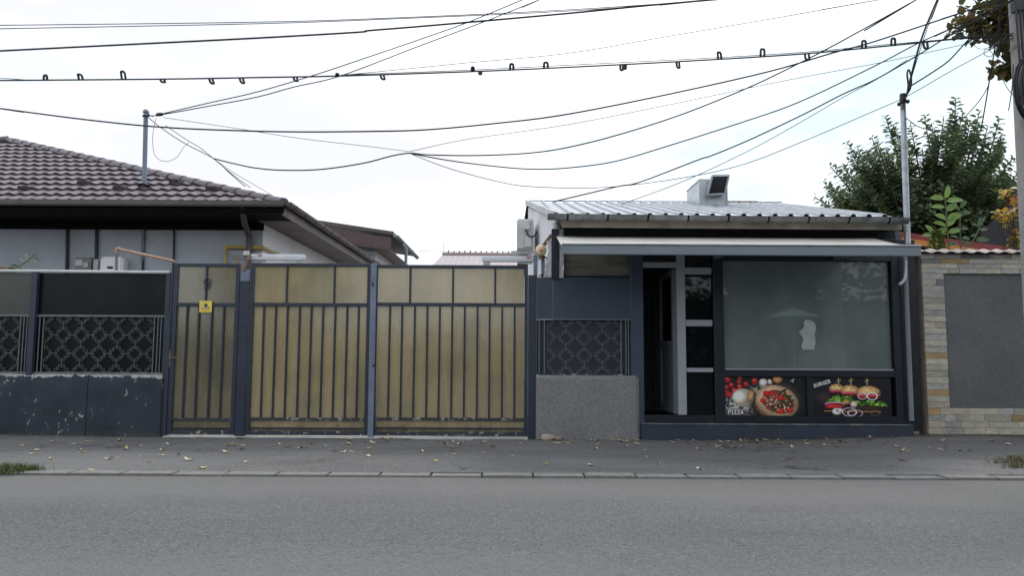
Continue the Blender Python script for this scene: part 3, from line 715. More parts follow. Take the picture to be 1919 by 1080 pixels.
mb = MB(); mb.tube([P(461.5, 479, .06), P(461.5, 471, .06)], .043, 14); mb.build('cap', M['dull_white'], o1, smooth=True)
o2 = opener('white gate opener arm above right driveway leaf near shop wall', 903, 1000, 481, 491, True)
for p in (1004, 1018):
    mb = MB(); mb.box(X(p-4,500,.12), X(p+3,500,.12), .09, .14, Z(520,1010,.12), Z(479,1010,.12)); mb.build('upright_bracket', M['steel_blue'], o2, bevel=.003)
mb = MB(); mb.tube(smooth_path([P(1012,480,.06), P(1024,484,.06), P(1026,500,.06), P(1020,514,.06), P(1010,517,.06)], 5), .011, 6); mb.build('lead', M['cable'], o2, smooth=True)
# gate beacon
bl = thing('beacon_lamp', 'round pale amber lamp on bracket beside shop corner', 'lamp', P(1014, 480, .05))
c = P(1014, 469, .02); mb = MB(); mb.ball(c, .080, .062, .084, 18, 12); mb.build('lens', M['lamp_lens'], bl, smooth=True)
mb = MB(); mb.ball(c + Vector((0, -.052, -.005)), .03, .018, .03, 12, 8); mb.build('bulb_spot', fallen('amber_lamp_core', (0.62, 0.33, 0.17)), bl, smooth=True)
mb = MB(); mb.tube([c + Vector((0, .03, -.06)), c + Vector((0, .04, -.13))], .035, 12); mb.bar(c + Vector((.02, .05, .05)), P(1034, 440, .05), .012, .05); mb.build('bracket', M['rust'], bl)

# ================================================================== SPECKLED PLINTH WITH SCROLL SCREEN
xs0, xs1 = X(1004, 760), X(1196, 760); zs = Z(704, 1100)
mb = MB(); mb.box(xs0, xs1, -.12, .12, -.08, zs)
single('plinth_wall', mb, M['granite'], 'grey speckled plinth with rounded corners right of the driveway gate', 'wall', ((xs0+xs1)/2, 0, -.08), bevel=.045)
scr = thing('scroll_screen', 'navy sheet metal screen with iron scrolls above speckled plinth', 'fence', ((xs0+xs1)/2, 0, zs))
zq = Z(598, 1100); ztp = Z(521, 1100)
mb = MB(); mb.box(X(1006,560), X(1036,560)-.001, -.035, -.02, zq, ztp); mb.build('sheet', M['navy_sheet'], scr)
mb = MB(); mb.box(X(1036,560)+.001, X(1183,560), -.037, -.02, zq, ztp); mb.build('sheet', M['navy_sheet'], scr)
mb = MB(); mb.box(X(1006), X(1183), -.05, -.02, zq-.016, zq-.001); mb.build('middle_rail', M['grille_navy_lit'], scr)
mb = MB(); mb.box(X(1006), X(1180), .02, .03, zs+.002, zq-.017); mb.build('backing_sheet', M['navy_back'], scr)
mb = MB(); mb.box(X(1006), X(1180), -.06, -.03, zs+.004, zs+.022); mb.build('bottom_rail', M['navy_worn'], scr)
for px in (1010.5, 1020, 1164, 1173, 1178): vbar('baluster', scr, px, 600, 700, .014, .014, -.045, M['grille_navy_lit'], z0=zs+.022, z1=zq-.016)
mw2 = (X(1162) - X(1026)) / 4; mm2 = motif_mesh(mw2*.985, M['grille_navy_lit'], 'scroll'); mzh2 = (zq-.016-zs-.022)/3
for c_ in range(4):
    for r_ in range(3): piece('scroll', mm2, scr, (X(1026)+mw2*(c_+.5), -.045, zs+.022+mzh2*(r_+.5)), (0,0,0), (1,1,mzh2/mw2))

# ================================================================== SHOP
sh = thing('shop', 'small navy fronted shop with open door and corrugated metal roof', 'shop', (3.3, 0, 0))
xL, xR = X(1181, 640), X(1722, 640)
xD0, xD1 = X(1207, 640), X(1335, 640); xW0, xW1 = X(1356, 600), X(1669, 600)
zbase = Z(794, 1450); zsill = Z(778, 1270); zhead = Z(480, 1450) + .25
YW = .03
mb = MB(); mb.box(X(1200,800), X(1706,800), -.10, .5, -.08, zbase); mb.build('base_wall', paint('base_navy_render', (0.034, 0.045, 0.070), (0.24, 0.235, 0.21), 0.665, 0.7, 5), sh, bevel=.012)
mb = MB(); vs = []; n = 60
for i in range(n+1):
    x = X(1200,800) + (X(1700,800)-X(1200,800))*i/n; e = .004*mnoise.noise((x*5, 0, 0)) + .003*mnoise.noise((x*17, 2, 0)); vs += [(x, -.112+e, zbase-.012+e*1.2), (x, -.112+e, zbase+.001), (x, -.05, zbase+.001)]
mb.add(vs, [(3*i, 3*i+3, 3*i+4, 3*i+1) for i in range(n)] + [(3*i+1, 3*i+4, 3*i+5, 3*i+2) for i in range(n)]); mb.build('worn_edge', paint('worn_base_edge', (0.16, 0.175, 0.19), (0.42, 0.40, 0.34), 0.56, 0.8, 6), sh)
mb = MB(); mb.box(X(1181), X(1205), -.06, .25, .02, zhead); mb.build('pillar', M['navy_sheet'], sh, bevel=.006)
zwt = Z(490, 1510); zwb = Z(694, 1510); zpt = Z(707, 1510); zpb = Z(780, 1510)
def fbox(n, x0, x1, z0, z1, y0=-.05, y1=.06, m='navy_frame', par=None, bv=.004):
    mb = MB(); mb.box(x0, x1, y0, y1, z0, z1); return mb.build(n, M[m], par or sh, bevel=bv)
fbox('frame_post', X(1336,600), X(1355,600), zbase+.002, zhead)
fbox('frame_post', X(1671,600), X(1684,600), zbase+.002, zhead)
fbox('frame_rail', X(1355,600)+.001, X(1671,600)-.001, zwt+.001, zhead, -.045, .055)
fbox('frame_rail', X(1355,600)+.001, X(1671,600)-.001, zpt+.002, zwb-.002, -.045, .055)
fbox('frame_rail', X(1355,600)+.001, X(1671,600)-.001, zbase+.002, zpb-.002, -.047, .055)
fbox('frame_post', X(1511,745), X(1523,745), zpb, zpt, -.043, .055)
fbox('door_sill', X(1205)+.001, X(1336)-.001, zbase+.002, zsill, -.047, .06)
fbox('side_panel', X(1684,600)+.001, X(1722,600), zbase-.1, zhead, .02, .2)
win = MB(); win.box(xW0-.004, xW1+.004, YW, YW+.012, zwb-.002, zwt+.002); win = win.build('window', M['film'], sh, label='large shop window with frosted grey green film')
mb = MB(); mb.box(xW0, xW1, -.03, YW-.001, zwb-.002, zwb+.018); mb.build('window_bead', M['pvc'], win)
# kickers behind the posters
fbox('kick_panel', X(1355,745)+.002, X(1511,745)-.001, zpb-.002, zpt+.002, .0, .05, bv=0)
fbox('kick_panel', X(1523,745)+.001, X(1671,745)-.002, zpb-.002, zpt+.002, .0, .05, bv=0)
# door frame: transom, mullion, sidelight
zl1, zl0 = Z(492,1240), Z(502,1240)
fbox('transom', X(1203), X(1269), zl0, zl1, -.03, .04, 'pvc')
fbox('mullion', X(1269), X(1284.5), zsill+.001, Z(480,1275)+.12, -.035, .04, 'pvc')
fbox('transom', X(1284.5)+.001, X(1335), Z(515,1310), Z(502,1310), -.03, .04, 'pvc')
fbox('sidelight_rail', X(1285)+.001, X(1335), Z(612,1310), Z(600,1310), -.03, .04, 'pvc')
fbox('sidelight_rail', X(1285)+.001, X(1335), Z(698,1310), Z(690,1310), -.03, .04, 'pvc')
fbox('kick_panel', X(1285)+.001, X(1335), zsill+.001, Z(698,1310)-.001, .0, .03, 'black_panel', bv=0)
fbox('sidelight_glass', X(1285)+.002, X(1335)-.001, Z(600,1310)+.001, Z(515,1310)-.001, .005, .013, 'glass', bv=0)
fbox('sidelight_glass', X(1285)+.002, X(1335)-.001, Z(690,1310)+.001, Z(612,1310)-.001, .005, .013, 'glass', bv=0)
fbox('transom_glass', X(1285)+.002, X(1335)-.001, Z(502,1310)+.001, zhead-.01, .005, .013, 'glass', bv=0)
fbox('transom_glass', X(1206)+.002, X(1269)-.001, zl1+.001, zhead-.01, .005, .013, 'glass', bv=0)
# open door leaf, swung inwards about the mullion
hx, hy = X(1270), .05; zd0, zd1 = zsill+.012, zl0-.02; ang = R(93); lw_ = X(1269)-X(1206)-.03
dd = Vector((math.cos(ang), math.sin(ang), 0)); dn = Vector((-dd.y, dd.x, 0))
door = MB()
def dbar(mb, u0, u1, z0, z1, th=.05):
    A = Vector((hx, hy, 0)); mb.slab(A+dd*u0+Vector((0,0,z0)), A+dd*u1+Vector((0,0,z0)), A+dd*u1+Vector((0,0,z1)), A+dd*u0+Vector((0,0,z1)), dn*th)
LW = .80
dbar(door, 0, .09, zd0, zd1); dbar(door, LW-.09, LW, zd0, zd1); dbar(door, .0905, LW-.0905, zd1-.09, zd1); dbar(door, .0905, LW-.0905, zd0, zd0+.12); zmd = Z(645,1255); dbar(door, .0905, LW-.0905, zmd-.045, zmd+.045)
door = door.build('door', M['pvc_dim'], sh, label='white framed door leaf standing open inwards')
mb = MB(); A = Vector((hx, hy, 0)) + dn*.02
for z0_, z1_ in ((zmd+.046, zd1-.091), ):
    mb.slab(A+dd*.092+Vector((0,0,z0_)), A+dd*(LW-.092)+Vector((0,0,z0_)), A+dd*(LW-.092)+Vector((0,0,z1_)), A+dd*.092+Vector((0,0,z1_)), dn*.01)
mb.build('door_glass', M['glass'], door)
mb = MB(); mb.slab(A+dd*.092+Vector((0,0,zd0+.121)), A+dd*(LW-.092)+Vector((0,0,zd0+.121)), A+dd*(LW-.092)+Vector((0,0,zmd-.046)), A+dd*.092+Vector((0,0,zmd-.046)), dn*.012); mb.build('door_panel', M['pvc_dim'], door)
mb = MB(); hh_ = Vector((hx,hy,Z(628)))+dd*(LW-.045)-dn*.03; mb.tube([hh_, hh_-dd*.11], .010, 8); mb.tube([hh_, hh_+dn*.04], .010, 8); mb.build('handle', M['dull_white'], door, smooth=True)
# shell and dark room
Yb = 4.2
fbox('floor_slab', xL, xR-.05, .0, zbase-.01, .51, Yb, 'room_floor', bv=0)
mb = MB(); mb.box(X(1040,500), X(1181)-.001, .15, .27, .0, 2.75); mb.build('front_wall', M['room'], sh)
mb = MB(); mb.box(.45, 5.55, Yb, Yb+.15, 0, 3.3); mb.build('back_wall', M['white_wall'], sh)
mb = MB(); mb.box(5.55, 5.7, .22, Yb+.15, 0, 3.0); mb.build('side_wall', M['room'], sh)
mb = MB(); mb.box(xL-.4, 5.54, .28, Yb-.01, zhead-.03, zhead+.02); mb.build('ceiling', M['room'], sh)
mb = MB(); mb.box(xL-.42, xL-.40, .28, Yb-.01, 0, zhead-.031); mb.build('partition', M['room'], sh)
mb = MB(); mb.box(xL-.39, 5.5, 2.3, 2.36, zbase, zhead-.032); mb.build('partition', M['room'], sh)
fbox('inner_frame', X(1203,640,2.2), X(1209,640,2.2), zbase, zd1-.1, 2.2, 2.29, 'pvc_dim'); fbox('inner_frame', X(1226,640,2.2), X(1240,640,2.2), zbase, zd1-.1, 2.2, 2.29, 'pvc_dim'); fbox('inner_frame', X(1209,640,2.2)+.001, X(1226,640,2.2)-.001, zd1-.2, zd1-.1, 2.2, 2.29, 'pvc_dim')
# left gable wall (pale) and upper front strip
e0 = P(1040, 404, -.35); k0 = P(987, 379, 4.0)
fl = Vector((X(1041, 440, .1), .1, 0)); bl_ = Vector((P(985, 400, 4.2).x + .05, 4.2, 0))
mb = MB(); mb.poly([(fl.x, fl.y, -.05), (bl_.x, bl_.y, -.05), (bl_.x, bl_.y, k0.z - .06), (fl.x, fl.y, e0.z + .03)], (.12, .02, 0)); mb.build('gable_wall', M['white_wall'], sh)
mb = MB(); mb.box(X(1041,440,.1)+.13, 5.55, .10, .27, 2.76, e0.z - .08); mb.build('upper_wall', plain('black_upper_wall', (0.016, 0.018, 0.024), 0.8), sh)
mb = MB(); mb.box(X(1057,500), X(1183,500), .06, .10, Z(519,1120), Z(478,1120)+.12); mb.build('grimy_panel', M['grime'], sh)
for py in (492, 505): 
    mb = MB(); mb.box(X(1057,500), X(1183,500), .052, .0595, Z(py,1120)-.004, Z(py,1120)+.004); mb.build('board_strip', M['grime'], sh)
fbox('ledge', X(1050,520), X(1183,520), Z(521,1120)+.001, Z(518,1120)+.004, -.02, .15, 'navy_frame')
# roof sheets with trapezoidal ribs
roof = MB(); e1 = P(1683, 404, -.35); k1 = P(1484, 383, 4.0)
ez = (e0.z + e1.z)/2; kz = (k0.z + k1.z)/2
def rp_(x, t, dz=0.0): return Vector((x, -.35 + 4.35*t, ez + (kz-ez)*t + dz))
roof.quad(rp_(e0.x+.02, 0, -.03), rp_(e1.x, 0, -.03), rp_(e1.x, 1, -.03), rp_(k0.x+.02, 1, -.03))
roof.quad(rp_(k0.x, 1, -.03), rp_(e1.x, 1, -.03), Vector((e1.x, 8.0, ez)), Vector((k0.x-.2, 8.0, ez)))
roof = roof.build('roof', M['brown_dark'], sh)
pitch_ = .217; nrib = int((e1.x - k0.x)/pitch_); per = 4
def rib_sheet(x0, nr):
    mb = MB(); prof = []
    for i in range(nr):
        b0 = x0 + i*pitch_; prof += [(b0, 0), (b0+.065, 0), (b0+.088, .034), (b0+.128, .034), (b0+.151, 0)]
    prof.append((x0+nr*pitch_+.004, 0)); n = len(prof); T = 7
    vs = []
    for k in range(T+1):
        t = k/T - (.006 if k == 0 else 0)
        for x, dz in prof: vs.append(rp_(x, t, dz + .004*mnoise.noise((x*1.5, t*6, 2))))
    fs = [(k*n+i, k*n+i+1, (k+1)*n+i+1, (k+1)*n+i) for k in range(T) for i in range(n-1)]
    mb.add(vs, fs)
    return mb
def cut_left(mb):
    me = mb.mesh('tmp', M['galv']); bm = bmesh.new(); bm.from_mesh(me)
    d = Vector((k0.x - e0.x, 4.35, 0)); no = Vector((d.y, -d.x, 0)).normalized()
    bmesh.ops.bisect_plane(bm, geom=bm.verts[:]+bm.edges[:]+bm.faces[:], plane_co=(e0.x+.0, -.35, 0), plane_no=no, clear_inner=True)
    r = MB(); r.add([v.co[:] for v in bm.verts], [[v.index for v in f.verts] for f in bm.faces]); bm.free(); bpy.data.meshes.remove(me); return r
i = 0
while i < nrib:
    nr = min(per, nrib - i); mb = rib_sheet(k0.x + i*pitch_, nr)
    if k0.x + i*pitch_ < e0.x + .3: mb = cut_left(mb)
    o = mb.build('roof_sheet', M['galv'], roof)
    sm = o.modifiers.new('thickness', 'SOLIDIFY'); sm.thickness = .006; sm.offset = -1
    i += nr
mb = MB(); mb.bar(rp_(e0.x-.01, 0, .0), rp_(k0.x-.01, 1, .0), .03, .10); mb.build('verge_trim', M['dull_white'], roof)
mb = MB(); mb.bar(rp_(k0.x, 1.0, .035), rp_(e1.x, 1.0, .035), .05, .01); mb.build('ridge_cap', M['galv'], roof)
mb = MB(); mb.bar(rp_(X(1300,380,3.9), .985, .046), rp_(X(1420,380,3.9), .985, .046), .02, .02); mb.build('rusty_edge', M['rust_roof'], roof)
# gutter with brackets
def half_gutter(a, b, r, mat, name, parent, brackets=0, bm_=None):
    a = Vector(a); b = Vector(b); d = (b-a).normalized(); s_ = d.cross(Vector((0,0,1))).normalized(); n = 10; mb = MB(); vs = []; fs = []
    for p in (a, b):
        for rr in (r, r*.93):
            for j in range(n+1):
                t = math.pi + math.pi*j/n; vs.append(p + s_*rr*math.cos(t) + Vector((0,0,1))*rr*math.sin(t))
    k = n+1
    for j in range(n):
        fs += [(j, j+1, 2*k+j+1, 2*k+j), (k+j+1, k+j, 3*k+j, 3*k+j+1), (j+1, j, k+j, k+j+1), (2*k+j, 2*k+j+1, 3*k+j+1, 3*k+j)]
    for j in (0, n): fs.append((j, 2*k+j, 3*k+j, k+j))
    fs += [tuple(range(k)), tuple(range(2*k, 3*k))[::-1]]
    mb.add(vs, fs); o = mb.build(name, mat, parent, smooth=True)
    for i in range(brackets):
        c = a + (b-a)*((i+.5)/brackets); mb = MB(); pts = [c + s_*r*1.05*math.cos(math.pi+math.pi*j/8) + Vector((0,0,1))*r*1.05*math.sin(math.pi+math.pi*j/8) for j in range(9)]
        vs = [p + d*q for p in pts for q in (-.012, .012)]; fs = [(2*j, 2*j+1, 2*j+3, 2*j+2) for j in range(8)]
        mb.add(vs, fs); mb.build('gutter_bracket', bm_ or mat, o)
    return o
half_gutter(P(1026, 402, -.43), P(1700, 410, -.43), .078, M['gutter_grey'], 'gutter', sh, 9, M['brown_dark'])
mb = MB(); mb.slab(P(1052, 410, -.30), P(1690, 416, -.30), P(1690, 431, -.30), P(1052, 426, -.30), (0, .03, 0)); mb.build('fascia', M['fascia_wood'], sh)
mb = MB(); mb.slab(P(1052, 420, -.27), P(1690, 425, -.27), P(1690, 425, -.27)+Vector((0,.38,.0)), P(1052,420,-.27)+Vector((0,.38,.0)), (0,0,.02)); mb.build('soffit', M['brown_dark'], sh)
# corner post under the gutter, and awning post
xq = P(1041, 470, -.02)
mb = MB(); mb.box(X(1033.5,480,-.05), X(1047,480,-.05), -.09, .02, Z(523,1040), Z(431,1040)); mb.build('corner_post', M['navy_frame'], sh, bevel=.004)
mb = MB(); mb.tube([P(1042, 418, .02), P(1042, 431, .02)], .05, 10); mb.build('downpipe', M['dull_white'], sh, smooth=True)
# plastic wrap bundled round the corner post
def sheet_strip(name, label, pts_l, pts_r, y, seed):
    mb = MB(); vs = []; n = len(pts_l) - 1; T = 5
    for i in range(n*4+1):
        t = i/4; k = min(int(t), n-1); f = t-k
        A = P(*pts_l[k], y).lerp(P(*pts_l[k+1], y), f); B = P(*pts_r[k], y).lerp(P(*pts_r[k+1], y), f)
        for j in range(T+1):
            q = A.lerp(B, j/T); q.y += .03*mnoise.noise((q.x*22, q.z*14, seed)) ; q.x += .008*mnoise.noise((q.z*25, seed, 0)); vs.append(q)
    m_ = T+1
    fs = [(i*m_+j, i*m_+j+1, (i+1)*m_+j+1, (i+1)*m_+j) for i in range(n*4) for j in range(T)]
    vs2 = [v + Vector((0, .012, 0)) for v in vs]; nv = len(vs)
    mb.add(vs + vs2, fs + [tuple(a+nv for a in f)[::-1] for f in fs]); return single(name, mb, M['clear_wrap'], label, 'plastic sheet', P(pts_l[-1][0], pts_l[-1][1], y), smooth=True)
sheet_strip('plastic_sheet', 'crumpled clear plastic wrap hanging left of the navy corner post', [(1024,452),(1028,470),(1022,495),(1019,520)], [(1034,450),(1034,470),(1034,495),(1034,521)], -.0, 3)
sheet_strip('plastic_sheet', 'narrow clear plastic strip hanging right of the navy corner post', [(1047.5,432),(1047.5,460),(1047.5,490),(1047.5,521)], [(1049,434),(1055,446),(1057,490),(1056,521)], -.06, 9)
# awning
aw = thing('awning', 'long cream awning with grey front bar above shop front', 'awning', (3, -.6, 2.5))
a0 = P(1053, 463, -1.25); a1 = P(1721, 461, -1.25); b0 = P(1047, 444, -.12); b1 = P(1640, 444, -.12)
azf = (a0.z+a1.z)/2; azb = azf + .30
mb = MB(); n = 24; vs = []
for j in range(7):
    for i in range(n+1):
        p = Vector((a0.x, -1.25, azf)).lerp(Vector((a1.x, -1.25, azf)), i/n).lerp(Vector((a0.x, -.12, azb)).lerp(Vector((a1.x-.02, -.12, azb)), i/n), j/6)
        p.z -= .012*math.sin(math.pi*j/6)*(1+.5*mnoise.noise((p.x, 0, 1))); vs.append(p)
k = n+1; fs = [(j*k+i, j*k+i+1, (j+1)*k+i+1, (j+1)*k+i) for j in range(6) for i in range(n)]
mb.add(vs, fs); o = mb.build('fabric', M['awning'], aw, smooth=True); sm = o.modifiers.new('thickness', 'SOLIDIFY'); sm.thickness = .006
hv = P(1400, 462, -1.27).z - P(1400, 480, -1.27).z
mb = MB(); mb.box(a0.x-.002, a1.x+.004, -1.31, -1.25, azf-hv+.002, azf+.002); mb.build('front_bar', M['awning_bar'], aw, bevel=.008, seg=2)
mb = MB(); mb.box(a0.x-.004, a1.x+.006, -1.325, -1.24, azf+.004, azf+.024); mb.build('top_trim', M['dull_white'], aw, bevel=.004)
for fx in (.12, .5, .88):
    x = a0.x + (a1.x-a0.x)*fx; mb = MB(); mb.bar((x, -1.24, azf-.03), (x, -.05, azf+.02), .04, .05); mb.build('folding_arm', M['awning_bar'], aw)
# right downpipe
dp = thing('downpipe', 'grey downpipe at right end of shop front', 'downpipe', (X(1706,790,-.08), -.08, Z(790,1706,-.08)))
xx = X(1702, 640, -.08)
mb = MB(); mb.tube([(xx, -.08, Z(789,1706,-.08)), (xx, -.08, Z(484,1696,-.08)+.05)], .033, 12); mb.build('pipe', M['awning_bar'], dp, smooth=True)
mb = MB(); mb.tube(smooth_path([P(1697,489,-.16), P(1696.5,508,-.16), P(1694,525,-.17), P(1685,534,-.18)], 5), .026, 10); mb.build('elbow', M['galv_pole'], dp, smooth=True)
# cable mast standing over the shop
ms = thing('service_mast', 'tall galvanised cable mast rising past right end of awning', 'mast', P(1697, 458, -.2))
xm = X(1698, 330, -.2)
segs = [(458, 380, .040), (380, 312, .040), (312, 240, .040), (240, 208, .040), (208, 184, .036)]
for i, (p0, p1, r_) in enumerate(segs):
    lean = lambda py: Vector((X(1701 - (458-py)*.034, py, -.2), -.2, Z(py, 1698, -.2)))
    a_, b_ = lean(p0), lean(p1); mb = MB(); mb.tube([a_, b_], r_, 14); 
    if i < 3: mb.tube([b_-Vector((0,0,.02)), b_+Vector((0,0,.005))], r_*1.08, 14)
    mb.build('mast_section', M['galv_pole'] if i < 4 else M['gutter_grey'], ms, smooth=True)
mb = MB(); mb.tube([P(1692,190,-.2), P(1692,176,-.2)], .044, 12); mb.build('cap', M['black'], ms, smooth=True)
mb = MB(); mb.bar(P(1684,194,-.28), P(1702,188,-.28), .025, .03); mb.ball(P(1685,195,-.29), .03, .03, .03, 8, 6); mb.ball(P(1701,190,-.29), .03, .03, .03, 8, 6); mb.build('insulator_bracket', M['black'], ms)
# roof extract duct
vd = thing('roof_vent', 'galvanised extract duct box with black meshed hood on shop roof', 'vent', P(1330, 383, 2.6))
Yv = 2.6; x0_, x1_ = X(1311, 360, Yv), X(1362, 360, Yv); zb_, zt_ = Z(392,1330,Yv), Z(337,1330,Yv)
mb = MB(); mb.box(x0_, x1_, Yv, Yv+.95, zb_, zt_); mb.build('duct_box', galv('duct_sheet', (0.5, 0.55, 0.58), .35), vd, bevel=.006)
mb = MB()
for xx_ in (x0_, x1_): mb.box(xx_-.012, xx_+.012, Yv-.012, Yv+.012, zb_, zt_+.012)
mb.box(x0_+.013, x1_-.013, Yv-.011, Yv+.011, zt_-.012, zt_+.011); mb.box(x0_-.011, x0_+.011, Yv+.013, Yv+.95, zt_-.012, zt_+.011); mb.build('corner_trim', M['dull_white'], vd)
h00, h10, h11, h01 = P(1326, 365, Yv-.15), P(1358, 363, Yv-.15), P(1366, 328.5, Yv-.5), P(1335, 329, Yv-.5)
mb = MB(); s0, s1, s2, s3 = P(1322,363,Yv), P(1358,360,Yv), P(1360,338,Yv), P(1326,340,Yv)
mb.add([h00,h10,h11,h01,s0,s1,s2,s3], [(0,1,5,4),(1,2,6,5),(2,3,7,6),(3,0,4,7)]); mb.build('hood', galv('hood_sheet', (0.3,0.31,0.32), .4), vd)
mb = MB(); 
for A_, B_ in ((h00,h10),(h10,h11),(h11,h01),(h01,h00)): mb.bar(A_, B_, .03, .03)
mb.build('hood_rim', M['dull_white'], vd)
mb = MB(); mb.slab(*[p.lerp((h00+h11)/2, .02)+Vector((0,.02,0)) for p in (h00,h10,h11,h01)], (0,.01,0)); mb.build('mesh_screen', M['black'], vd)
# air conditioner on the gable
ac = thing('air_conditioner', 'off white air conditioner unit hung on pale shop side wall', 'air conditioner', P(985, 470, 2.2))
Ya = 2.2; x0_, x1_ = X(969, 440, Ya), X(1000, 440, Ya)
mb = MB(); mb.box(x0_, x1_, Ya, Ya+.78, Z(467,985,Ya), Z(410,985,Ya)); mb.build('casing', M['ac'], ac, bevel=.02, seg=2)
mb = MB(); mb.box(X(981,430,Ya), X(999,430,Ya), Ya-.006, Ya+.002, Z(464,985,Ya), Z(413,985,Ya)); mb.build('end_cover', M['dull_white'], ac, bevel=.002)
mb = MB(); mb.box(X(981,430,Ya), X(993,430,Ya), Ya-.06, Ya-.007, Z(431,985,Ya), Z(414,985,Ya)); mb.build('terminal_box', M['ac'], ac, bevel=.008)
mb = MB(); mb.box(X(984,430,Ya), X(996,430,Ya), Ya-.05, Ya-.007, Z(464,985,Ya), Z(444,985,Ya)); mb.build('valve_cover', M['ac'], ac, bevel=.006)
mb = MB(); mb.tube(smooth_path([P(986,431,Ya-.04), P(989,440,Ya-.06), P(996,444,Ya-.05), P(1003,441,Ya), P(1006,434,Ya+.1)], 5), .014, 7); mb.build('lead', M['cable'], ac, smooth=True)
mb = MB(); 
for dy in (.08, .66): mb.box(X(958,470,Ya), X(1010,470,Ya)+.1, Ya+dy, Ya+dy+.04, Z(474,985,Ya)+.005, Z(469,985,Ya))
mb.build('wall_bracket', M['dull_white'], ac)

# posters: flat prints, painted as colours on a fine grid
def s2l(c): c = np.asarray(c, float)/255; return np.where(c <= .04045, c/12.92, ((c+.055)/1.055)**2.4)
def np_noise(h, w, sc, seed, octv=4):
    r = np.random.RandomState(seed); out_ = np.zeros((h, w)); amp = 1; tot = 0
    for o_ in range(octv):
        gh, gw = max(2, int(sc*2**o_*h/w))+2, max(2, int(sc*2**o_))+2
        gr = r.rand(gh, gw); yy = np.linspace(0, gh-1.001, h); xx = np.linspace(0, gw-1.001, w)
        yi = yy.astype(int); xi = xx.astype(int); fy = (yy-yi)[:,None]; fx = (xx-xi)[None,:]
        fy = fy*fy*(3-2*fy); fx = fx*fx*(3-2*fx)
        v = gr[yi][:,xi]*(1-fy)*(1-fx)+gr[yi+1][:,xi]*fy*(1-fx)+gr[yi][:,xi+1]*(1-fy)*fx+gr[yi+1][:,xi+1]*fy*fx
        out_ += v*amp; tot += amp; amp *= .55
    return out_/tot
class Art:
    def __init__(s, x0, x1, y0, y1, w, h, bgc):
        s.w, s.h = w, h; s.X, s.Y = np.meshgrid(np.linspace(x0, x1, w), np.linspace(y0, y1, h)); s.c = np.ones((h, w, 3))*np.array(bgc); s.px = (x1-x0)/w
    def put(s, mask, col):
        m = np.clip(mask, 0, 1)[..., None]; s.c = s.c*(1-m) + (col if isinstance(col, np.ndarray) and col.ndim == 3 else np.array(col, float))*m
    def ell(s, cx, cy, rx, ry, col, rot=0.0, soft=1.5, tex=None, light=True, ring=None):
        a_ = math.radians(rot); dx, dy = s.X-cx, s.Y-cy; u = (dx*math.cos(a_)+dy*math.sin(a_))/rx; v = (-dx*math.sin(a_)+dy*math.cos(a_))/ry
        d = np.sqrt(u*u+v*v); mask = np.clip((1-d)*min(rx, ry)/(soft*s.px)+.5, 0, 1)
        if ring: mask = mask*np.clip((d-ring)*min(rx, ry)/(soft*s.px)+.5, 0, 1)
        col = np.ones_like(s.c)*np.array(col, float)
        if light: col = col*np.clip(1.06-.42*np.clip(d, 0, 1)**2-.16*(u*.5+v*.7), .3, 1.3)[..., None]
        if tex is not None: col = col*tex[..., None]
        s.put(mask, np.clip(col, 0, 255)); return mask
    def line(s, pts, wd, col, soft=1.2):
        d = np.full_like(s.X, 1e9)
        for (ax, ay), (bx, by) in zip(pts[:-1], pts[1:]):
            vx, vy = bx-ax, by-ay; t = np.clip(((s.X-ax)*vx+(s.Y-ay)*vy)/(vx*vx+vy*vy+1e-9), 0, 1); d = np.minimum(d, np.hypot(s.X-ax-t*vx, s.Y-ay-t*vy))
        s.put(np.clip((wd/2-d)/(soft*s.px)+.5, 0, 1), col)
GLY = {'P': [[(0,10),(0,0),(5,0),(6,2.5),(5,5),(0,5.5)]], 'I': [[(2,0),(2,10)],[(0,0),(4,0)],[(0,10),(4,10)]], 'Z': [[(0,0),(6,0),(0,10),(6,10)]], 'A': [[(0,10),(3.2,0),(6.2,10)],[(1.2,6.5),(5.2,6.5)]],
       'B': [[(0,10),(0,0),(4.6,.5),(5,3),(3.8,4.6),(0,5)],[(3.8,4.6),(6,6.5),(5,9.5),(0,10)]], 'U': [[(0,0),(.4,8),(3,10),(5.6,8),(6,0)]], 'R': [[(0,10),(0,0),(5,.5),(5.4,3.5),(0,5.2),(6,10)]],
       'G': [[(6,1.5),(3.5,0),(.6,2),(0,6),(2,9.6),(5,9.6),(6,6),(3.5,5.8)]], 'E': [[(6,0),(0,.2),(0,10),(6,9.8)],[(0,5),(5,4.8)]]}
def write(A_, txt, x, y, hgt, rot, col, wd, adv=9.0):
    k = hgt/10; ca, sa = math.cos(math.radians(rot)), math.sin(math.radians(rot)); ox = 0
    for ch in txt:
        for st in GLY[ch]: A_.line([(x+((px_+ox)*ca-py_*sa)*k, y+((px_+ox)*sa+py_*ca)*k) for px_, py_ in st], wd, col)
        ox += adv if ch != 'I' else adv*.78
WH, HH = 340, 164
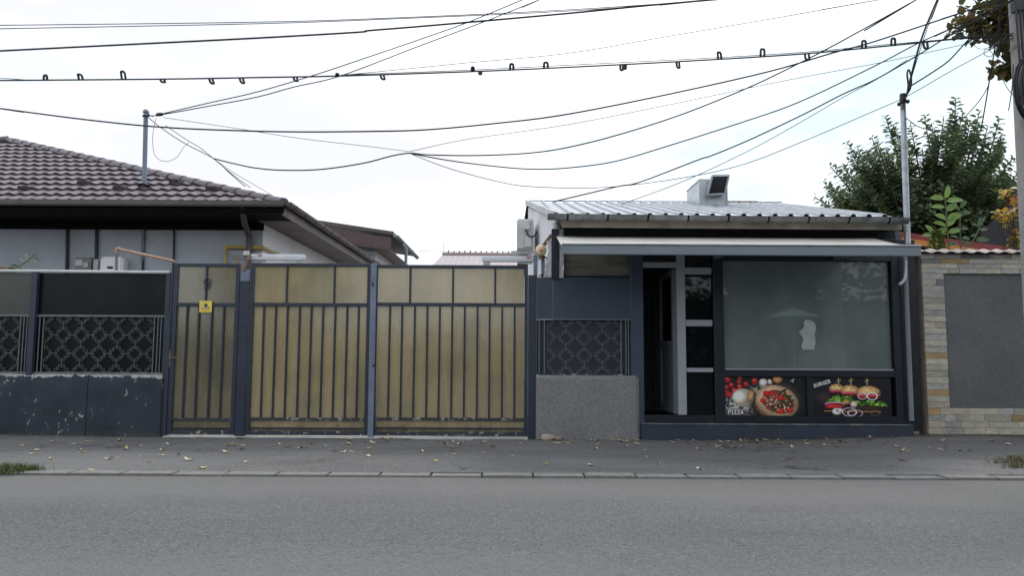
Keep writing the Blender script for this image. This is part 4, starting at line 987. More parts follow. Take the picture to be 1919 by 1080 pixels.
def pizza():
    A_ = Art(96, 885, 76, 452, WH, HH, (24, 26, 30)); n1 = np_noise(HH, WH, 8, 1); n2 = np_noise(HH, WH, 40, 2, 3); n3 = np_noise(HH, WH, 90, 5, 2); r = random.Random(4)
    A_.c *= (0.6+.8*n1)[..., None]
    A_.put(np.clip((n2-.42)*6, 0, 1)*np.clip(1-np.hypot((A_.X-470)/190, (A_.Y-205)/75), 0, 1)*1.6, (170, 160, 150))
    A_.put(np.clip(1.2-np.hypot((A_.X-150)/230, (A_.Y-390)/120), 0, 1)*np.clip((n2-.38)*6, 0, 1)*1.5, (190, 186, 184))
    for cx, cy, rr in ((128,105,32),(250,96,26),(395,118,34),(240,130,24),(306,148,28),(246,176,30),(165,158,26),(116,182,28),(194,212,31),(132,248,36),(110,225,20)):
        A_.ell(cx, cy, rr, rr*.92, (196, 34, 40), tex=.8+.4*n1); A_.ell(cx-rr*.3, cy-rr*.35, rr*.22, rr*.15, (250, 190, 185), light=False, soft=3)
    A_.line([(110,190),(160,165),(220,150),(250,120),(300,140)], 4, (40, 70, 30))
    A_.ell(475, 132, 42, 38, (238, 234, 228), tex=.9+.2*n1); A_.ell(540, 125, 22, 28, (225, 210, 195), rot=-25); A_.ell(616, 98, 47, 40, (222, 148, 100))
    A_.ell(276, 280, 104, 88, (232, 214, 192), tex=.85+.3*n1); A_.ell(345, 262, 40, 66, (190, 140, 95), rot=20, soft=12, tex=.7+.6*n2); A_.ell(245, 275, 80, 74, (240, 228, 214), soft=14, tex=.9+.2*n1)
    A_.put(np.clip(1-np.hypot((A_.X-200)/150, (A_.Y-385)/55), 0, 1)*np.clip((n2-.47)*7, 0, 1)*1.2, (190, 186, 184)); A_.ell(195, 425, 115, 34, (70, 66, 64), soft=14, light=False)
    A_.ell(660, 310, 195, 170, (70, 66, 62), rot=20, tex=.7+.5*n1); A_.ell(590, 345, 205, 150, (150, 105, 70), rot=8)
    A_.ell(605, 318, 212, 158, (228, 188, 152), rot=14, tex=.82+.36*n1); A_.ell(616, 318, 160, 112, (142, 66, 50), rot=14, tex=.65+.6*n2, light=False)
    for i in range(190):
        a_ = r.random()*6.28; d = math.sqrt(r.random())*.93; x = 614+160*d*math.cos(a_); y = 318+114*d*math.sin(a_)
        c_ = r.choice([(190,44,38),(205,80,60),(236,222,200),(232,206,170),(230,214,190),(62,82,44),(44,56,36),(96,62,60),(120,84,66)])
        A_.ell(x, y, r.uniform(5, 17), r.uniform(4, 11), c_, rot=r.uniform(0, 180), tex=.8+.4*n3)
    for x, y in ((500,235),(470,305),(640,410),(728,400),(640,280),(560,240)): A_.ell(x, y, 30, 24, (214, 44, 38), tex=.85+.3*n2)
    for x, y, ro in ((665,215,-30),(690,330,40),(650,340,70),(575,385,60),(700,260,20),(735,310,60)): A_.ell(x, y, 46, 13, (56, 74, 36), rot=ro, tex=.6+.8*n2)
    A_.line([(745,120),(775,95),(762,130)], 6, (215, 215, 215)); write(A_, 'PIZZA', 130, 402, 34, 0, (245, 245, 245), 6.5, 9.2)
    return A_
def burger():
    A_ = Art(930, 1712, 76, 452, WH, HH, (20, 22, 28)); n1 = np_noise(HH, WH, 8, 11); n2 = np_noise(HH, WH, 44, 12, 3); r = random.Random(8)
    A_.c *= (0.6+.8*n1)[..., None]; A_.ell(1040, 270, 90, 60, (60, 42, 46), soft=25, light=False)
    for x, t in ((1187, 85), (1310, 84), (1472, 86)):
        A_.line([(x, t), (x, 150)], 7, (216, 206, 168)); A_.line([(x-22, t+34), (x+22, t+10)], 6, (170, 180, 90)); A_.line([(x-16, t+4), (x+20, t+30)], 5, (150, 165, 85))
    # stacks from the back to the front
    for cx, cy, w_, sc in ((1165, 188, 78, .82), (1298, 205, 96, .95), (1485, 222, 124, 1.12)):
        A_.ell(cx, cy+70*sc, w_*1.05, 46*sc, (40, 24, 22), tex=.6+.8*n2)
        A_.ell(cx, cy+28*sc, w_*.92, 26*sc, (150, 38, 60), tex=.7+.6*n2); A_.ell(cx, cy+22*sc, w_*.95, 13*sc, (204, 120, 140), light=False)
        A_.ell(cx, cy+42*sc, w_*.85, 17*sc, (186, 40, 38), tex=.7+.6*n2); A_.ell(cx, cy+66*sc, w_*1.0, 22*sc, (30, 18, 18), tex=.6+.8*n2)
        dome = A_.ell(cx, cy-8*sc, w_, 58*sc, (214, 158, 88), tex=.82+.36*n2) if False else None
        a_ = np.hypot((A_.X-cx)/w_, (A_.Y-(cy+2*sc))/(60*sc)); msk = np.clip((1-a_)*40/(1.5*A_.px)*1.0+.5, 0, 1)*np.clip((cy+10*sc-A_.Y)/3+.5, 0, 1)
        A_.put(msk, np.clip(np.array((222., 168., 98.))[None, None]*(1.12-.5*a_**2-.1*(A_.X-cx)/w_)[..., None]*(.85+.3*n2)[..., None], 0, 255))
        for i in range(int(26*sc)):
            an = r.uniform(-2.9, -.25); d = r.uniform(.2, .9); A_.ell(cx+w_*d*math.cos(an), cy+2+56*sc*d*math.sin(an), 5, 3.4, (250, 232, 196), rot=r.uniform(0, 180), light=False)
    A_.ell(1420, 258, 48, 34, (226, 196, 210), ring=.8, light=False); A_.ell(1520, 258, 56, 40, (240, 226, 234), ring=.78, light=False)
    for x0, x1, y in ((1085, 1310, 282), (1340, 1660, 325)):
        for i in range(26):
            x = x0+(x1-x0)*r.random(); A_.ell(x, y+r.uniform(-18, 22), r.uniform(18, 34), r.uniform(8, 16), r.choice([(120, 176, 52), (88, 148, 40), (150, 200, 80), (60, 112, 32)]), rot=r.uniform(-40, 40), tex=.7+.6*n2)
    A_.ell(1255, 318, 44, 22, (190, 140, 70), tex=.8+.4*n2); A_.ell(1332, 338, 38, 34, (206, 190, 176), tex=.8+.4*n1)
    A_.ell(1140, 335, 100, 20, (220, 190, 206), light=False); A_.ell(1140, 340, 92, 15, (70, 36, 60), light=False); A_.ell(1140, 358, 100, 26, (196, 46, 54), tex=.8+.4*n1); A_.ell(1140, 388, 100, 14, (34, 22, 22))
    A_.ell(1490, 372, 130, 24, (58, 40, 24), tex=.7+.6*n2); A_.line([(1035, 402), (1220, 408), (1420, 408), (1600, 408)], 9, (176, 128, 52))
    A_.ell(1160, 408, 50, 34, (238, 232, 232)); A_.ell(1192, 396, 30, 20, (226, 214, 214)); A_.ell(1160, 400, 16, 9, (130, 104, 96), light=False)
    A_.ell(1285, 412, 76, 42, (226, 200, 214), ring=.84, light=False); A_.ell(1345, 424, 76, 38, (206, 170, 196), ring=.86, light=False); A_.ell(1310, 420, 50, 26, (236, 216, 228), ring=.84, light=False); A_.ell(1545, 420, 44, 30, (120, 100, 90), ring=.86, light=False)
    write(A_, 'BURGER', 934, 146, 32, -16, (245, 245, 240), 6.5, 9.3); return A_
def pm():
    m = N('glossy_print'); at = m.n('ShaderNodeAttribute'); at.attribute_name = 'print'; m.set(Base_Color=at.outputs['Color'], Roughness=.4); return m.m
PM = pm()
def poster(label, art, x0, x1, z0, z1):
    w_, h_ = art.w, art.h; y = -.006
    xs = np.linspace(x0, x1, w_); zs_ = np.linspace(z1, z0, h_); co = np.zeros((h_, w_, 3)); co[..., 0] = xs[None]; co[..., 2] = zs_[:, None]; co[..., 1] = y
    org = ((x0+x1)/2, y, z0); co -= np.array(org); idx = np.arange(h_*w_).reshape(h_, w_)
    fs = np.stack([idx[1:, :-1], idx[1:, 1:], idx[:-1, 1:], idx[:-1, :-1]], -1).reshape(-1, 4)
    nb = h_*w_; vb = np.array([(x0, .0-.0005, z0), (x1, -.0005, z0), (x1, -.0005, z1), (x0, -.0005, z1)]) - np.array(org)
    me = bpy.data.meshes.new('poster'); cv = co.reshape(-1, 3)
    edge = [(idx[-1, 0], idx[-1, -1], nb+1, nb), (idx[0, -1], idx[0, 0], nb+3, nb+2)]
    me.from_pydata(np.vstack([cv, vb]).tolist(), [], fs.tolist() + [tuple(int(q) for q in e) for e in edge]); me.materials.append(PM)
    at = me.color_attributes.new('print', 'FLOAT_COLOR', 'POINT'); col = np.ones((nb+4, 4)); col[:nb, :3] = s2l(np.clip(art.c.reshape(-1, 3)*1.12, 0, 255)); col[nb:, :3] = .03
    at.data.foreach_set('color', col.ravel().astype(np.float32))
    o = bpy.data.objects.new('poster', me); COL.objects.link(o); o.location = org; return tag(o, label, 'poster')
poster('pizza poster with tomatoes and dough below shop window', pizza(), X(1358,745), X(1509.5,745), zpb, zpt)
poster('burger poster with three stacked burgers below shop window', burger(), X(1524.5,745), X(1670,745), zpb, zpt)
# blurred white shape in the window, built as a straight patch and a crumpled one
mb = MB()
def crumple(cols_, rows_, fl, fr_, y0_, y1_, amp, sd):
    vs = []
    for j in range(rows_+1):
        for i in range(cols_+1):
            u, v = i/cols_, j/rows_; p = P(fl(v)+(fr_(v)-fl(v))*u, y0_+(y1_-y0_)*v, YW-.004); p.y += -.008+amp*mnoise.noise((u*5, v*6, sd)); vs.append(p)
    k = cols_+1; fs = [(j*k+i, (j+1)*k+i, (j+1)*k+i+1, j*k+i+1) for j in range(rows_) for i in range(cols_)]
    mb.add(vs, fs); mb.add([v+Vector((0,.003,0)) for v in vs], [f[::-1] for f in fs])
crumple(8, 8, lambda v: 1503+1.5*math.sin(v*7), lambda v: 1527+math.sin(v*5), 631, 656, .003, 4)
crumple(8, 12, lambda v: float(np.interp(v, [0,.15,.4,.6,.75,.9,1], [1509,1505,1506,1501,1496.5,1500,1503])) , lambda v: float(np.interp(v, [0,.1,.3,.6,.85,1], [1516,1524,1528,1529,1526,1527])), 600, 631.5, .012, 8)
single('window_patch', mb, M['pane_patch'], 'crumpled pale patch standing for a white shape in large shop window', 'pane_patch', P(1515, 657, YW-.01), smooth=True)

# ================================================================== STONE CLAD WALL
sx0 = X(1733, 640, -.02); sx1 = 9.5; zc0 = Z(476, 1800, -.02); xi = X(1774, 640, -.02); zi1 = Z(513, 1800, -.02); zi0 = Z(766, 1800, -.02); zg = Z(815, 1800, -.02)
st = thing('stone_wall', 'stone clad boundary wall with recessed grey stucco panel right of shop', 'wall', (7.5, 0, 0))
mb = MB(); mb.box(sx0+.004, sx1, .02, .24, -.05, zc0); mb.build('core', M['grout'], st)
mb = MB(); mb.box(xi-.01, sx1-.3, .012, .019, zi0-.01, zi1+.01); mb.build('stucco_panel', M['stucco'], st)
mb = MB(); mb.box(sx0+.02, sx1, -.005, .015, -.06, zg+.02); mb.build('footing', M['grout'], st)
def stones(x0, x1, z0, z1, rows, lens, seed):
    r = random.Random(seed); hz = (z1-z0)/rows
    for j in range(rows):
        x = x0
        if r.random() < .5: x = x0
        while x < x1 - .02:
            ln = r.uniform(*lens); 
            if x + ln > x1 - .09: ln = x1 - x
            m_ = r.choices(range(5), [30, 30, 16, 9, 8])[0]
            pr = r.uniform(.0, .007); mb = MB()
            mb.box(x+.0015, x+ln-.0015, -.022-pr, .0195, z0+hz*j+.0015, z0+hz*(j+1)-.0015)
            mb.build('stone', STONES[m_], st, bevel=.004); x += ln
stones(sx0, xi, zi0, zi1, 22, (.16, .38), 5)
stones(sx0, sx1-.3, zi1, zc0, 4, (.16, .42), 6)
stones(sx0, sx1-.3, zg, zi0, 4, (.16, .42), 7)
# coping tiles
cm = MB(); W_ = .19; n = 10; vs = []
for j, (yy, zz) in enumerate(((-.13, -.015), (.05, .045), (.27, -.01))):
    for i in range(n+1):
        u = i/n; vs.append((u*W_*1.04, yy, zz +   .011*math.sin(u*2*math.pi)))
k = n+1; fs = [(j*k+i, j*k+i+1, (j+1)*k+i+1, (j+1)*k+i) for j in range(2) for i in range(n)]
nv = len(vs); cm.add(vs + [(a_, b_, c_-.012) for a_, b_, c_ in vs], fs + [tuple(q+nv for q in f)[::-1] for f in fs] + [(i+1, i, nv+i, nv+i+1) for i in range(n)])
cme = cm.mesh('coping_tile', M['coping'], smooth=True)
i = 0; x = sx0 - .06
while x < sx1 - .3: piece('coping_tile', cme, st, (x, 0, zc0+.03), (0, 0, rng.uniform(-.01, .01))); x += W_

# ================================================================== LEFT HOUSE
YE, YWL = 2.0, 3.0
hz = thing('house', 'grey house with brown tiled hip roof behind the left fence', 'house', (-9, 7, 0))
zE = P(400, 379, YE).z; xC = P(533, 372, YE).x; xWc = P(493, 430, YWL).x; apex = P(17, 263, 6.5); xLc = 2*apex.x - xC
mb = MB(); mb.box(xLc+1, xWc, YWL, 10.9, -.05, zE-.1); w_ = mb.build('wall', [M['house_wall'], M['white_wall']], hz)
for p in w_.data.polygons:
    if p.normal.x > .9: p.material_index = 1  # side face gets the paler colour to carry its brighter sky light
mb = MB(); FR, BK = Vector((xC, YE, zE)), Vector((xC, 11.0, zE)); FL, BL = Vector((xLc, YE, zE)), Vector((xLc, 11.0, zE)); dz = Vector((0, 0, -.03))
mb.add([FR+dz, BK+dz, BL+dz, FL+dz, apex+dz], [(3,0,4),(0,1,4),(1,2,4),(2,3,4)]); roof2 = mb.build('roof', M['ridge'], hz)
# pressed metal tiles, one piece each
sl_v = (Vector((apex.x, apex.y, apex.z)) - Vector((apex.x, YE, zE))); sl_len = sl_v.length; sdir = sl_v.normalized(); nrm = Vector((1,0,0)).cross(sdir); ROWS = 14; rl = sl_len/ROWS; TW = .212
tv = []; nU = 8
def tprof(u): return .010*math.sin(2*math.pi*u)+.003*math.sin(4*math.pi*u)
for j, s_ in enumerate((-.02, .35, .98)):
    for i in range(nU+1):
        u = i/nU; h_ = tprof(u) + (.040 if j == 0 else .026 if j == 1 else .0); tv.append(Vector((u*TW, 0, 0)) + sdir*(s_*rl + (.018*math.sin(2*math.pi*u) if j == 0 else 0)) + nrm*h_)
k = nU+1; tf = [(j*k+i, j*k+i+1, (j+1)*k+i+1, (j+1)*k+i) for j in range(2) for i in range(nU)]
nv = len(tv); tv += [tv[i] - nrm*.052 + sdir*.012 for i in range(k)]; tf += [(i+1, i, nv+i, nv+i+1) for i in range(nU)]
tm = MB(); tm.add(tv, tf); tme = tm.mesh('roof_tile', M['tile'], smooth=True)
hipx = lambda t: xC + (apex.x - xC)*t
for r_ in range(ROWS):
    t0, t1 = r_/ROWS, (r_+1)/ROWS; base = Vector((0, YE, zE)) + sdir*(rl*r_)
    xmin = -960/FPX*(base.y + 10.5) - .8; hip_l = xLc + (apex.x-xLc)*t1
    x = xC - .02
    x = math.floor(xC/TW)*TW
    while x > max(xmin, hip_l):
        if x + TW <= hipx(t1) + .02:
            piece('roof_tile', tme, roof2, base + Vector((x, 0, 0)))
        elif x < hipx(t0) - .01:
            bm = bmesh.new(); bm.from_mesh(tme)
            for v in bm.verts: v.co += base + Vector((x, 0, 0))
            d = apex - FR; no = d.cross(nrm).normalized()
            if no.x < 0: no = -no
            bmesh.ops.bisect_plane(bm, geom=bm.verts[:]+bm.edges[:]+bm.faces[:], plane_co=FR, plane_no=no, clear_outer=True)
            if len(bm.faces):
                for v in bm.verts: v.co -= base + Vector((x, 0, 0))
                me = bpy.data.meshes.new('roof_tile'); bm.to_mesh(me); me.materials.append(M['tile']); piece('roof_tile', me, roof2, base + Vector((x, 0, 0)))
            bm.free()
        x -= TW
# hip caps
d = apex - FR; L_ = d.length; nc = 24; dn_ = d.normalized(); side = dn_.cross(Vector((0,0,1))).normalized(); upn = side.cross(dn_)
hm = MB(); vs = []
for a_, rr in ((0, .082), (L_/nc*1.05, .070)):
    for i in range(9):
        t = math.pi*i/8; vs.append(dn_*a_ + side*rr*1.5*math.cos(t) + upn*(rr*1.25*math.sin(t)-.055))
hm.add(vs, [(i, i+1, 10+i, 9+i) for i in range(8)] + [tuple(range(9))]); hme = hm.mesh('hip_cap', M['ridge'], smooth=True)
for i in range(nc): piece('hip_cap', hme, roof2, FR + d*(i/nc) + Vector((0,0,.035)))
d2 = FL - apex; mb = MB(); mb.tube([apex+Vector((0,0,.03)), apex+d2*.4+Vector((0,0,.03))], .08, 8); mb.build('hip_cap', M['ridge'], roof2, smooth=True)
# snow guards
for px, py in ((44,357),(155,347),(222,357),(327,346),(396,358)):
    c = P(px, py, 2.3); c = P(px, py, 2.0 + max(.2, (P(px,py,2.3).z - zE)*2)) ; 
    dlt = None
    # point on the roof slope under this pixel
    dr = ray(px, py); tq = (Vector((0, YE, zE)) - CAM).dot(nrm)/dr.dot(nrm); c = CAM + dr*tq
    mb = MB(); w2 = .10
    mb.add([c+Vector((-w2,0,0))+nrm*.02, c+Vector((w2,0,0))+nrm*.02, c+Vector((w2*.9,0,0))+nrm*.085, c+Vector((-w2*.9,0,0))+nrm*.085, c+Vector((w2*1.3,0,0))+sdir*.22+nrm*.02, c+Vector((-w2*.5,0,0))+sdir*.22+nrm*.02], [(0,1,2,3),(2,1,4),(3,2,4,5),(0,3,5)])
    mb.build('snow_guard', M['brown_metal'], roof2)
# eaves
mb = MB(); mb.box(xLc, xC+.03, YE-.11, YE-.01, zE-.085, zE+.02); mb.build('gutter', M['brown_metal'], hz, bevel=.02, seg=2)
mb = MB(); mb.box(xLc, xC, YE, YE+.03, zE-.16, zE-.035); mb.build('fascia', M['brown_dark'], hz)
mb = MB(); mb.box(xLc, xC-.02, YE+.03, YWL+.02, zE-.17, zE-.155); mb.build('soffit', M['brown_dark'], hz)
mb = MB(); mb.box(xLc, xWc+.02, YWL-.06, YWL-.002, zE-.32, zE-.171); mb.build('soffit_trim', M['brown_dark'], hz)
mb = MB(); mb.box(xWc, xC-.04, YWL-.3, 10.95, zE-.20, zE-.172); mb.build('side_soffit', M['soffit'], hz)
mb = MB(); mb.box(xC-.04, xC-.015, YE+.04, 10.98, zE-.22, zE-.06); mb.build('side_fascia', M['soffit'], hz)
gt = half_gutter((xC+.06, 11.3, zE-.0), (xC+.06, YE-.05, zE-.0), .075, M['brown_metal'], 'side_gutter', hz, 14, M['brown_dark'])
# front downpipe
mb = MB(); mb.tube(smooth_path([P(455,386,2.0), P(455,398,2.2), P(459,420,2.6), P(466,440,2.88), P(467,455,2.9), P(467,520,2.9), P(467,600,2.9)], 4), .055, 10); mb.build('downpipe', M['brown_metal'], hz, smooth=True)
# wall cables and pipes
def wallpipe(pts, r_, mat, name='wall_cable'):
    mb = MB(); mb.tube(smooth_path([P(x, y, YWL-.03) for x, y in pts], 4), r_, 7); return mb.build(name, mat, hz, smooth=True)
wallpipe([(126,405),(126,450),(125,520)], .028, M['black']); wallpipe([(150,406),(170,407),(179,414),(181,435),(180,520)], .030, M['black'])
wallpipe([(327,407),(326,450),(325,520)], .018, M['black']); wallpipe([(269,408),(269,440),(267,490)], .030, M['gutter_grey'], 'wall_conduit'); wallpipe([(268,486),(267,520)], .022, M['black'])
mt = thing('meter_box', 'grey electricity meter with cloudy window on house wall', 'meter box', P(160, 505, YWL-.1))
mb = MB(); mb.box(X(139,495,2.85), X(170,495,2.85), 2.86, 2.995, Z(515,160,2.85), Z(482,160,2.85)); mb.build('case', M['meter'], mt, bevel=.01)
mb = MB(); mb.box(X(141,495,2.85), X(155,495,2.85), 2.84, 2.858, Z(499,160,2.85), Z(487,160,2.85)); mb.build('window', M['meter_glass'], mt, bevel=.004)
mb = MB(); mb.box(X(156,495,2.85), X(165,495,2.85), 2.845, 2.858, Z(501,160,2.85), Z(492,160,2.85)); mb.build('label_plate', M['meter_glass'], mt)
mb = MB(); mb.box(X(171,495,2.85), X(181,495,2.85), 2.9, 2.99, Z(515,175,2.85), Z(485,175,2.85)); mb.build('side_box', M['meter_glass'], mt, bevel=.006)
iv = thing('inverter', 'white rounded inverter box behind the copper pipe', 'inverter', P(208, 512, 2.8))
mb = MB(); mb.box(X(185.5,495,2.75), X(229,495,2.75), 2.76, 2.98, Z(530,208,2.75), Z(481,208,2.75)); mb.build('casing', M['white_plastic'], iv, bevel=.035, seg=3)
mb = MB(); c = P(206, 501.5, 2.755); mb.ball(c, .062, .006, .024, 16, 8); mb.build('display', M['black'], iv, smooth=True)
cp = thing('copper_pipe', 'bent copper coloured pipe rising above the fence rail', 'pipe', P(218, 507, .12))
mb = MB(); mb.tube([P(218,520,.12), P(218.5,474,.12)], .021, 10); mb.build('riser', M['pipe_grey'], cp, smooth=True)
mb = MB(); mb.tube(smooth_path([P(218.5,475,.12), P(219,468,.12), P(224,466.5,.12)], 4), .028, 10); mb.build('elbow', M['copper'], cp, smooth=True)
mb = MB(); mb.tube([P(223,467,.12), P(327,490,.12)], .020, 10); mb.build('run', M['copper'], cp, smooth=True)
gs = thing('gas_pipe', 'yellow gas pipe bent round corner of the grey house', 'pipe', P(430, 490, YWL-.06))
mb = MB(); mb.tube(smooth_path([P(422,540,2.93), P(422,500,2.93), P(422,470,2.93), P(423.5,464,2.93), P(430,463.5,2.93), P(494,465,2.93)], 3), .026, 8); e_ = P(496, 465, 2.93)
mb.tube([e_, Vector((xWc+.05, 2.96, e_.z)), Vector((xWc+.05, 4.6, e_.z))], .026, 8); mb.build('pipe_run', M['gas'], gs, smooth=True)
mb = MB(); mb.tube([P(423,461,2.93), P(494,461.5,2.93)], .016, 8); mb.build('upper_run', M['gas'], gs, smooth=True)
# mast on the roof
dr = ray(270.5, 352); c = CAM + dr*((Vector((0, YE, zE)) - CAM).dot(nrm)/dr.dot(nrm)); YM = c.y
m2 = thing('roof_mast', 'blue grey cable mast with dome cap standing on brown tiled roof', 'mast', c)
tp = P(273.5, 210, YM); mb = MB(); mb.tube([c - Vector((0,0,.1)), Vector((tp.x, YM, tp.z))], .040, 14); mb.build('tube', M['steel_blue'], m2, smooth=True)
mb = MB(); mb.ball(Vector((tp.x, YM, tp.z)), .056, .056, .055, 14, 8, zmin=-.25); mb.build('dome_cap', M['steel_blue'], m2, smooth=True)
mb = MB(); mb.tube([c+nrm*.03, c+Vector((0,0,.08))], [.12, .045], 14); mb.build('flashing', M['brown_metal'], m2, smooth=True)
mb = MB(); q0 = P(277, 213, YM-.05); q1 = P(289, 217, YM-.15); mb.tube([P(268,217,YM-.03), P(279,217,YM-.06)], .022, 8); mb.tube(smooth_path([q0, P(283,217,YM-.1), q1], 4), .012, 6); mb.tube([P(292,216,YM-.15), P(296,214.5,YM-.18), P(303,214,YM-.22), P(305,213.5,YM-.23)], [.016, .034, .034, .012], 8); mb.build('cable_clamp', M['black'], m2, smooth=True)

# second house, behind
h2 = thing('outbuilding', 'brown roofed outbuilding behind the grey house', 'outbuilding', P(680, 520, 12))
Y2 = 11.4
ra, rb = P(590, 418, Y2), P(737, 440, Y2); rb2 = P(757, 466, Y2 - .0)
dY = 5.0
mb = MB(); mb.slab(ra, rb, rb+Vector((0,dY,0)), ra+Vector((0,dY,0)), (0,0,.10)); mb.build('roof', M['brown_metal'], h2)
# scalloped fascia sheet
mb = MB(); n = 40; vs = []
t0 = P(590,424,Y2-.02); t1 = P(733,446,Y2-.02)
for i in range(n+1):
    p = t0.lerp(t1, i/n); dd_ = .36 + .03*abs(math.sin(i*math.pi/2.5)); yy = -.012*abs(math.sin(i*math.pi/2.5)); vs += [p+Vector((0,yy,0)), p+Vector((0,yy,-dd_))]
mb.add(vs, [(2*i, 2*i+1, 2*i+3, 2*i+2) for i in range(n)]); mb.build('fascia_sheet', plain('maroon_sheet', (0.085, 0.052, 0.058), .5, var=.15), h2)
mb = MB(); mb.slab(P(733,446,Y2)+Vector((0,0,-.36)), P(660,436,Y2)+Vector((0,0,-.36)), P(660,436,Y2)+Vector((0,dY,-.36)), P(733,446,Y2)+Vector((0,dY,-.36)), (0,0,-.03)); mb.build('soffit', M['soffit'], h2)
xa_, xb_ = X(560, 480, Y2+.4), X(702, 480, Y2+.4)
mb = MB(); mb.box(xa_, xb_, Y2+.4, Y2+.5, -.1, Z(455,680,Y2+.4)); mb.build('front_wall', M['house_wall'], h2)
mb = MB(); mb.box(xb_-.1, xb_, Y2+.501, Y2+dY, -.1, Z(455,680,Y2+.4)); mb.build('side_wall', M['white_wall'], h2)
mb = MB(); zl_ = [Z(p_, 680, Y2+.39) for p_ in (462, 470, 478)]
for z_ in zl_: mb.box(xa_, xb_-.05, Y2+.38, Y2+.398, z_-.01, z_+.01)
mb.build('cladding_strips', M['gutter_grey'], h2)
half_gutter(rb+Vector((.08,dY,-.02)), rb+Vector((.08,-.05,-.02)), .08, M['gutter_grey'], 'gutter', h2, 4, M['brown_dark'])
mb = MB(); qx = P(757, 462, Y2+1.5); mb.tube([rb+Vector((.1,1.2,-.1)), Vector((rb.x+.22,Y2+1.2,rb.z-.25)), Vector((rb.x+.22,Y2+1.2,.5))], .05, 8); mb.build('downpipe', M['steel_blue'], h2, smooth=True)
# distant roof
fr = thing('distant_house', 'far pale mauve tiled roof seen above right driveway leaf', 'house', P(910, 500, 30))
A_, B_ = P(829, 478, 30), P(1010, 477, 30); mb = MB(); ev = P(829, 505, 27).z
mb.add([(A_.x-.3, 26.5, ev), (B_.x+.5, 26.5, ev), (B_.x, 30, A_.z), (A_.x, 30, A_.z), (A_.x-.3, 33.5, ev), (B_.x+.5, 33.5, ev)], [(0,1,2,3),(3,2,5,4),(0,3,4),(1,5,2)])
def fartile():
    m = N('far_mauve_tile'); z = m.sep(); w1 = m.math('SINE', m.math('MULTIPLY', z[0], 2*math.pi/.3)); w2 = m.math('SINE', m.math('MULTIPLY', z[2], 2*math.pi/.16))
    col = m.mix(m.ramp(m.math('ADD', w1, w2), [(.2, 0.0), (1, .4)]), (.40, .355, .375), (.26, .22, .235)); m.set(Base_Color=col, Roughness=.7); return m.m
mb.build('roof', fartile(), fr); mb = MB(); mb.box(A_.x+.2, B_.x, 27, 33, -.1, ev); mb.build('wall', M['white_wall'], fr)
mb = MB(); mb.tube([(A_.x, 30, A_.z+.05), (B_.x, 30, A_.z+.05)], .09, 6)
for i in range(16):
    x = A_.x + (B_.x-A_.x)*i/16*.9+.3; mb.box(x, x+.08, 29.95, 30.05, A_.z+.12, A_.z+.12+rng.uniform(.05,.16))
mb.build('ridge', M['coping'], fr)
mb = MB(); mb.tube([(A_.x+.05, 30, A_.z), (A_.x+.05, 30, A_.z+.75)], .012, 5); mb.build('aerial', M['cable_grey'], fr)
# red and orange shed roof, right
rs = thing('red_shed', 'shed with red roof edge and orange fascia behind the stone wall', 'shed', P(1740, 470, 3.5))
Yr = 3.2; rr0, rr1 = P(1610, 423, Yr), P(1925, 468, Yr)
mb = MB(); mb.slab(rr0, rr1, rr1+Vector((0,2.5,-.0)), rr0+Vector((0,2.5,0)), (0,0,-.14)); mb.build('roof', plain('red_roof_edge', (0.24, 0.03, 0.03), .5, var=.2), rs)
rr0, rr1 = P(1612, 433, Yr-.02), P(1925, 481, Yr-.02)
mb = MB(); mb.slab(rr0, rr1, rr1+Vector((0,0,-.10)), rr0+Vector((0,0,-.10)), (0,.03,0)); mb.build('fascia', plain('orange_fascia', (0.55, 0.24, 0.05), .6, var=.15), rs)
mb = MB(); mb.poly([rr0+Vector((.3,.3,-.1)), rr1+Vector((0,.3,-.1)), Vector((rr1.x,Yr+.28,0)), Vector((rr0.x+.3,Yr+.28,0))], (0,.1,0)); mb.build('wall', M['brown_dark'], rs)
dh = thing('dark_gable_house', 'house with nearly black roof slope beside the yellow shrub', 'house', P(1880, 470, 5))
mb = MB(); mb.poly([P(1838,436,5), P(1862,416,5), P(1905,385,5), P(2060,440,5), P(2060,640,5), P(1838,640,5)], (0,.12,0)); mb.build('roof_slope', plain('black_roof', (0.012,0.012,0.016), .6), dh)
mb = MB(); mb.box(X(1896,380,6), X(1990,380,6), 6, 7, 0, Z(366,1910,6)); mb.build('red_wall', plain('dull_red_wall', (0.22,0.05,0.05), .8), dh)

# ================================================================== UTILITY POLE
Yp = -2.55
pl0 = P(1919, 600, Yp); zt0 = Z(0, 1895, Yp); xt = X(1895, 0, Yp) ; xbm = X(1917.5, 560, Yp); r_t, r_b = .135, .165
cxp = xbm + .19
up_ = thing('utility_pole', 'tall weathered concrete utility pole at right edge', 'utility pole', (cxp, Yp, 0))
slope = (xt - (xbm))/(zt0 - Z(560,1917,Yp)); mb = MB()
pts = []; rad = []
for i in range(11):
    z = -.1 + 9.1*i/10; pts.append((cxp + .0*z, Yp, z)); rad.append(.172 - .006*z)
cx_at = lambda z: cxp
mb.tube(pts, rad, 24); mb.build('shaft', M['pole'], up_, smooth=True)
for z in (5.0, 5.25, 4.6):
    mb = MB(); mb.tube([(cxp, Yp, z-.02), (cxp, Yp, z+.02)], .172-.006*z+.006, 24); mb.build('steel_band', M['gutter_grey'], up_, smooth=True)
mb = MB(); mb.box(cxp-.22, cxp-.13, Yp-.2, Yp-.1, 4.95, 5.06); mb.build('hook_bracket', M['black'], up_)
zcoil = Z(165, 1918, Yp-.22); ccx = X(1932, 165, Yp-.22)
cc = thing('cable_coil', 'coil of spare black cable hung on the concrete pole', 'cable coil', (cxp, Yp-.2, zcoil))
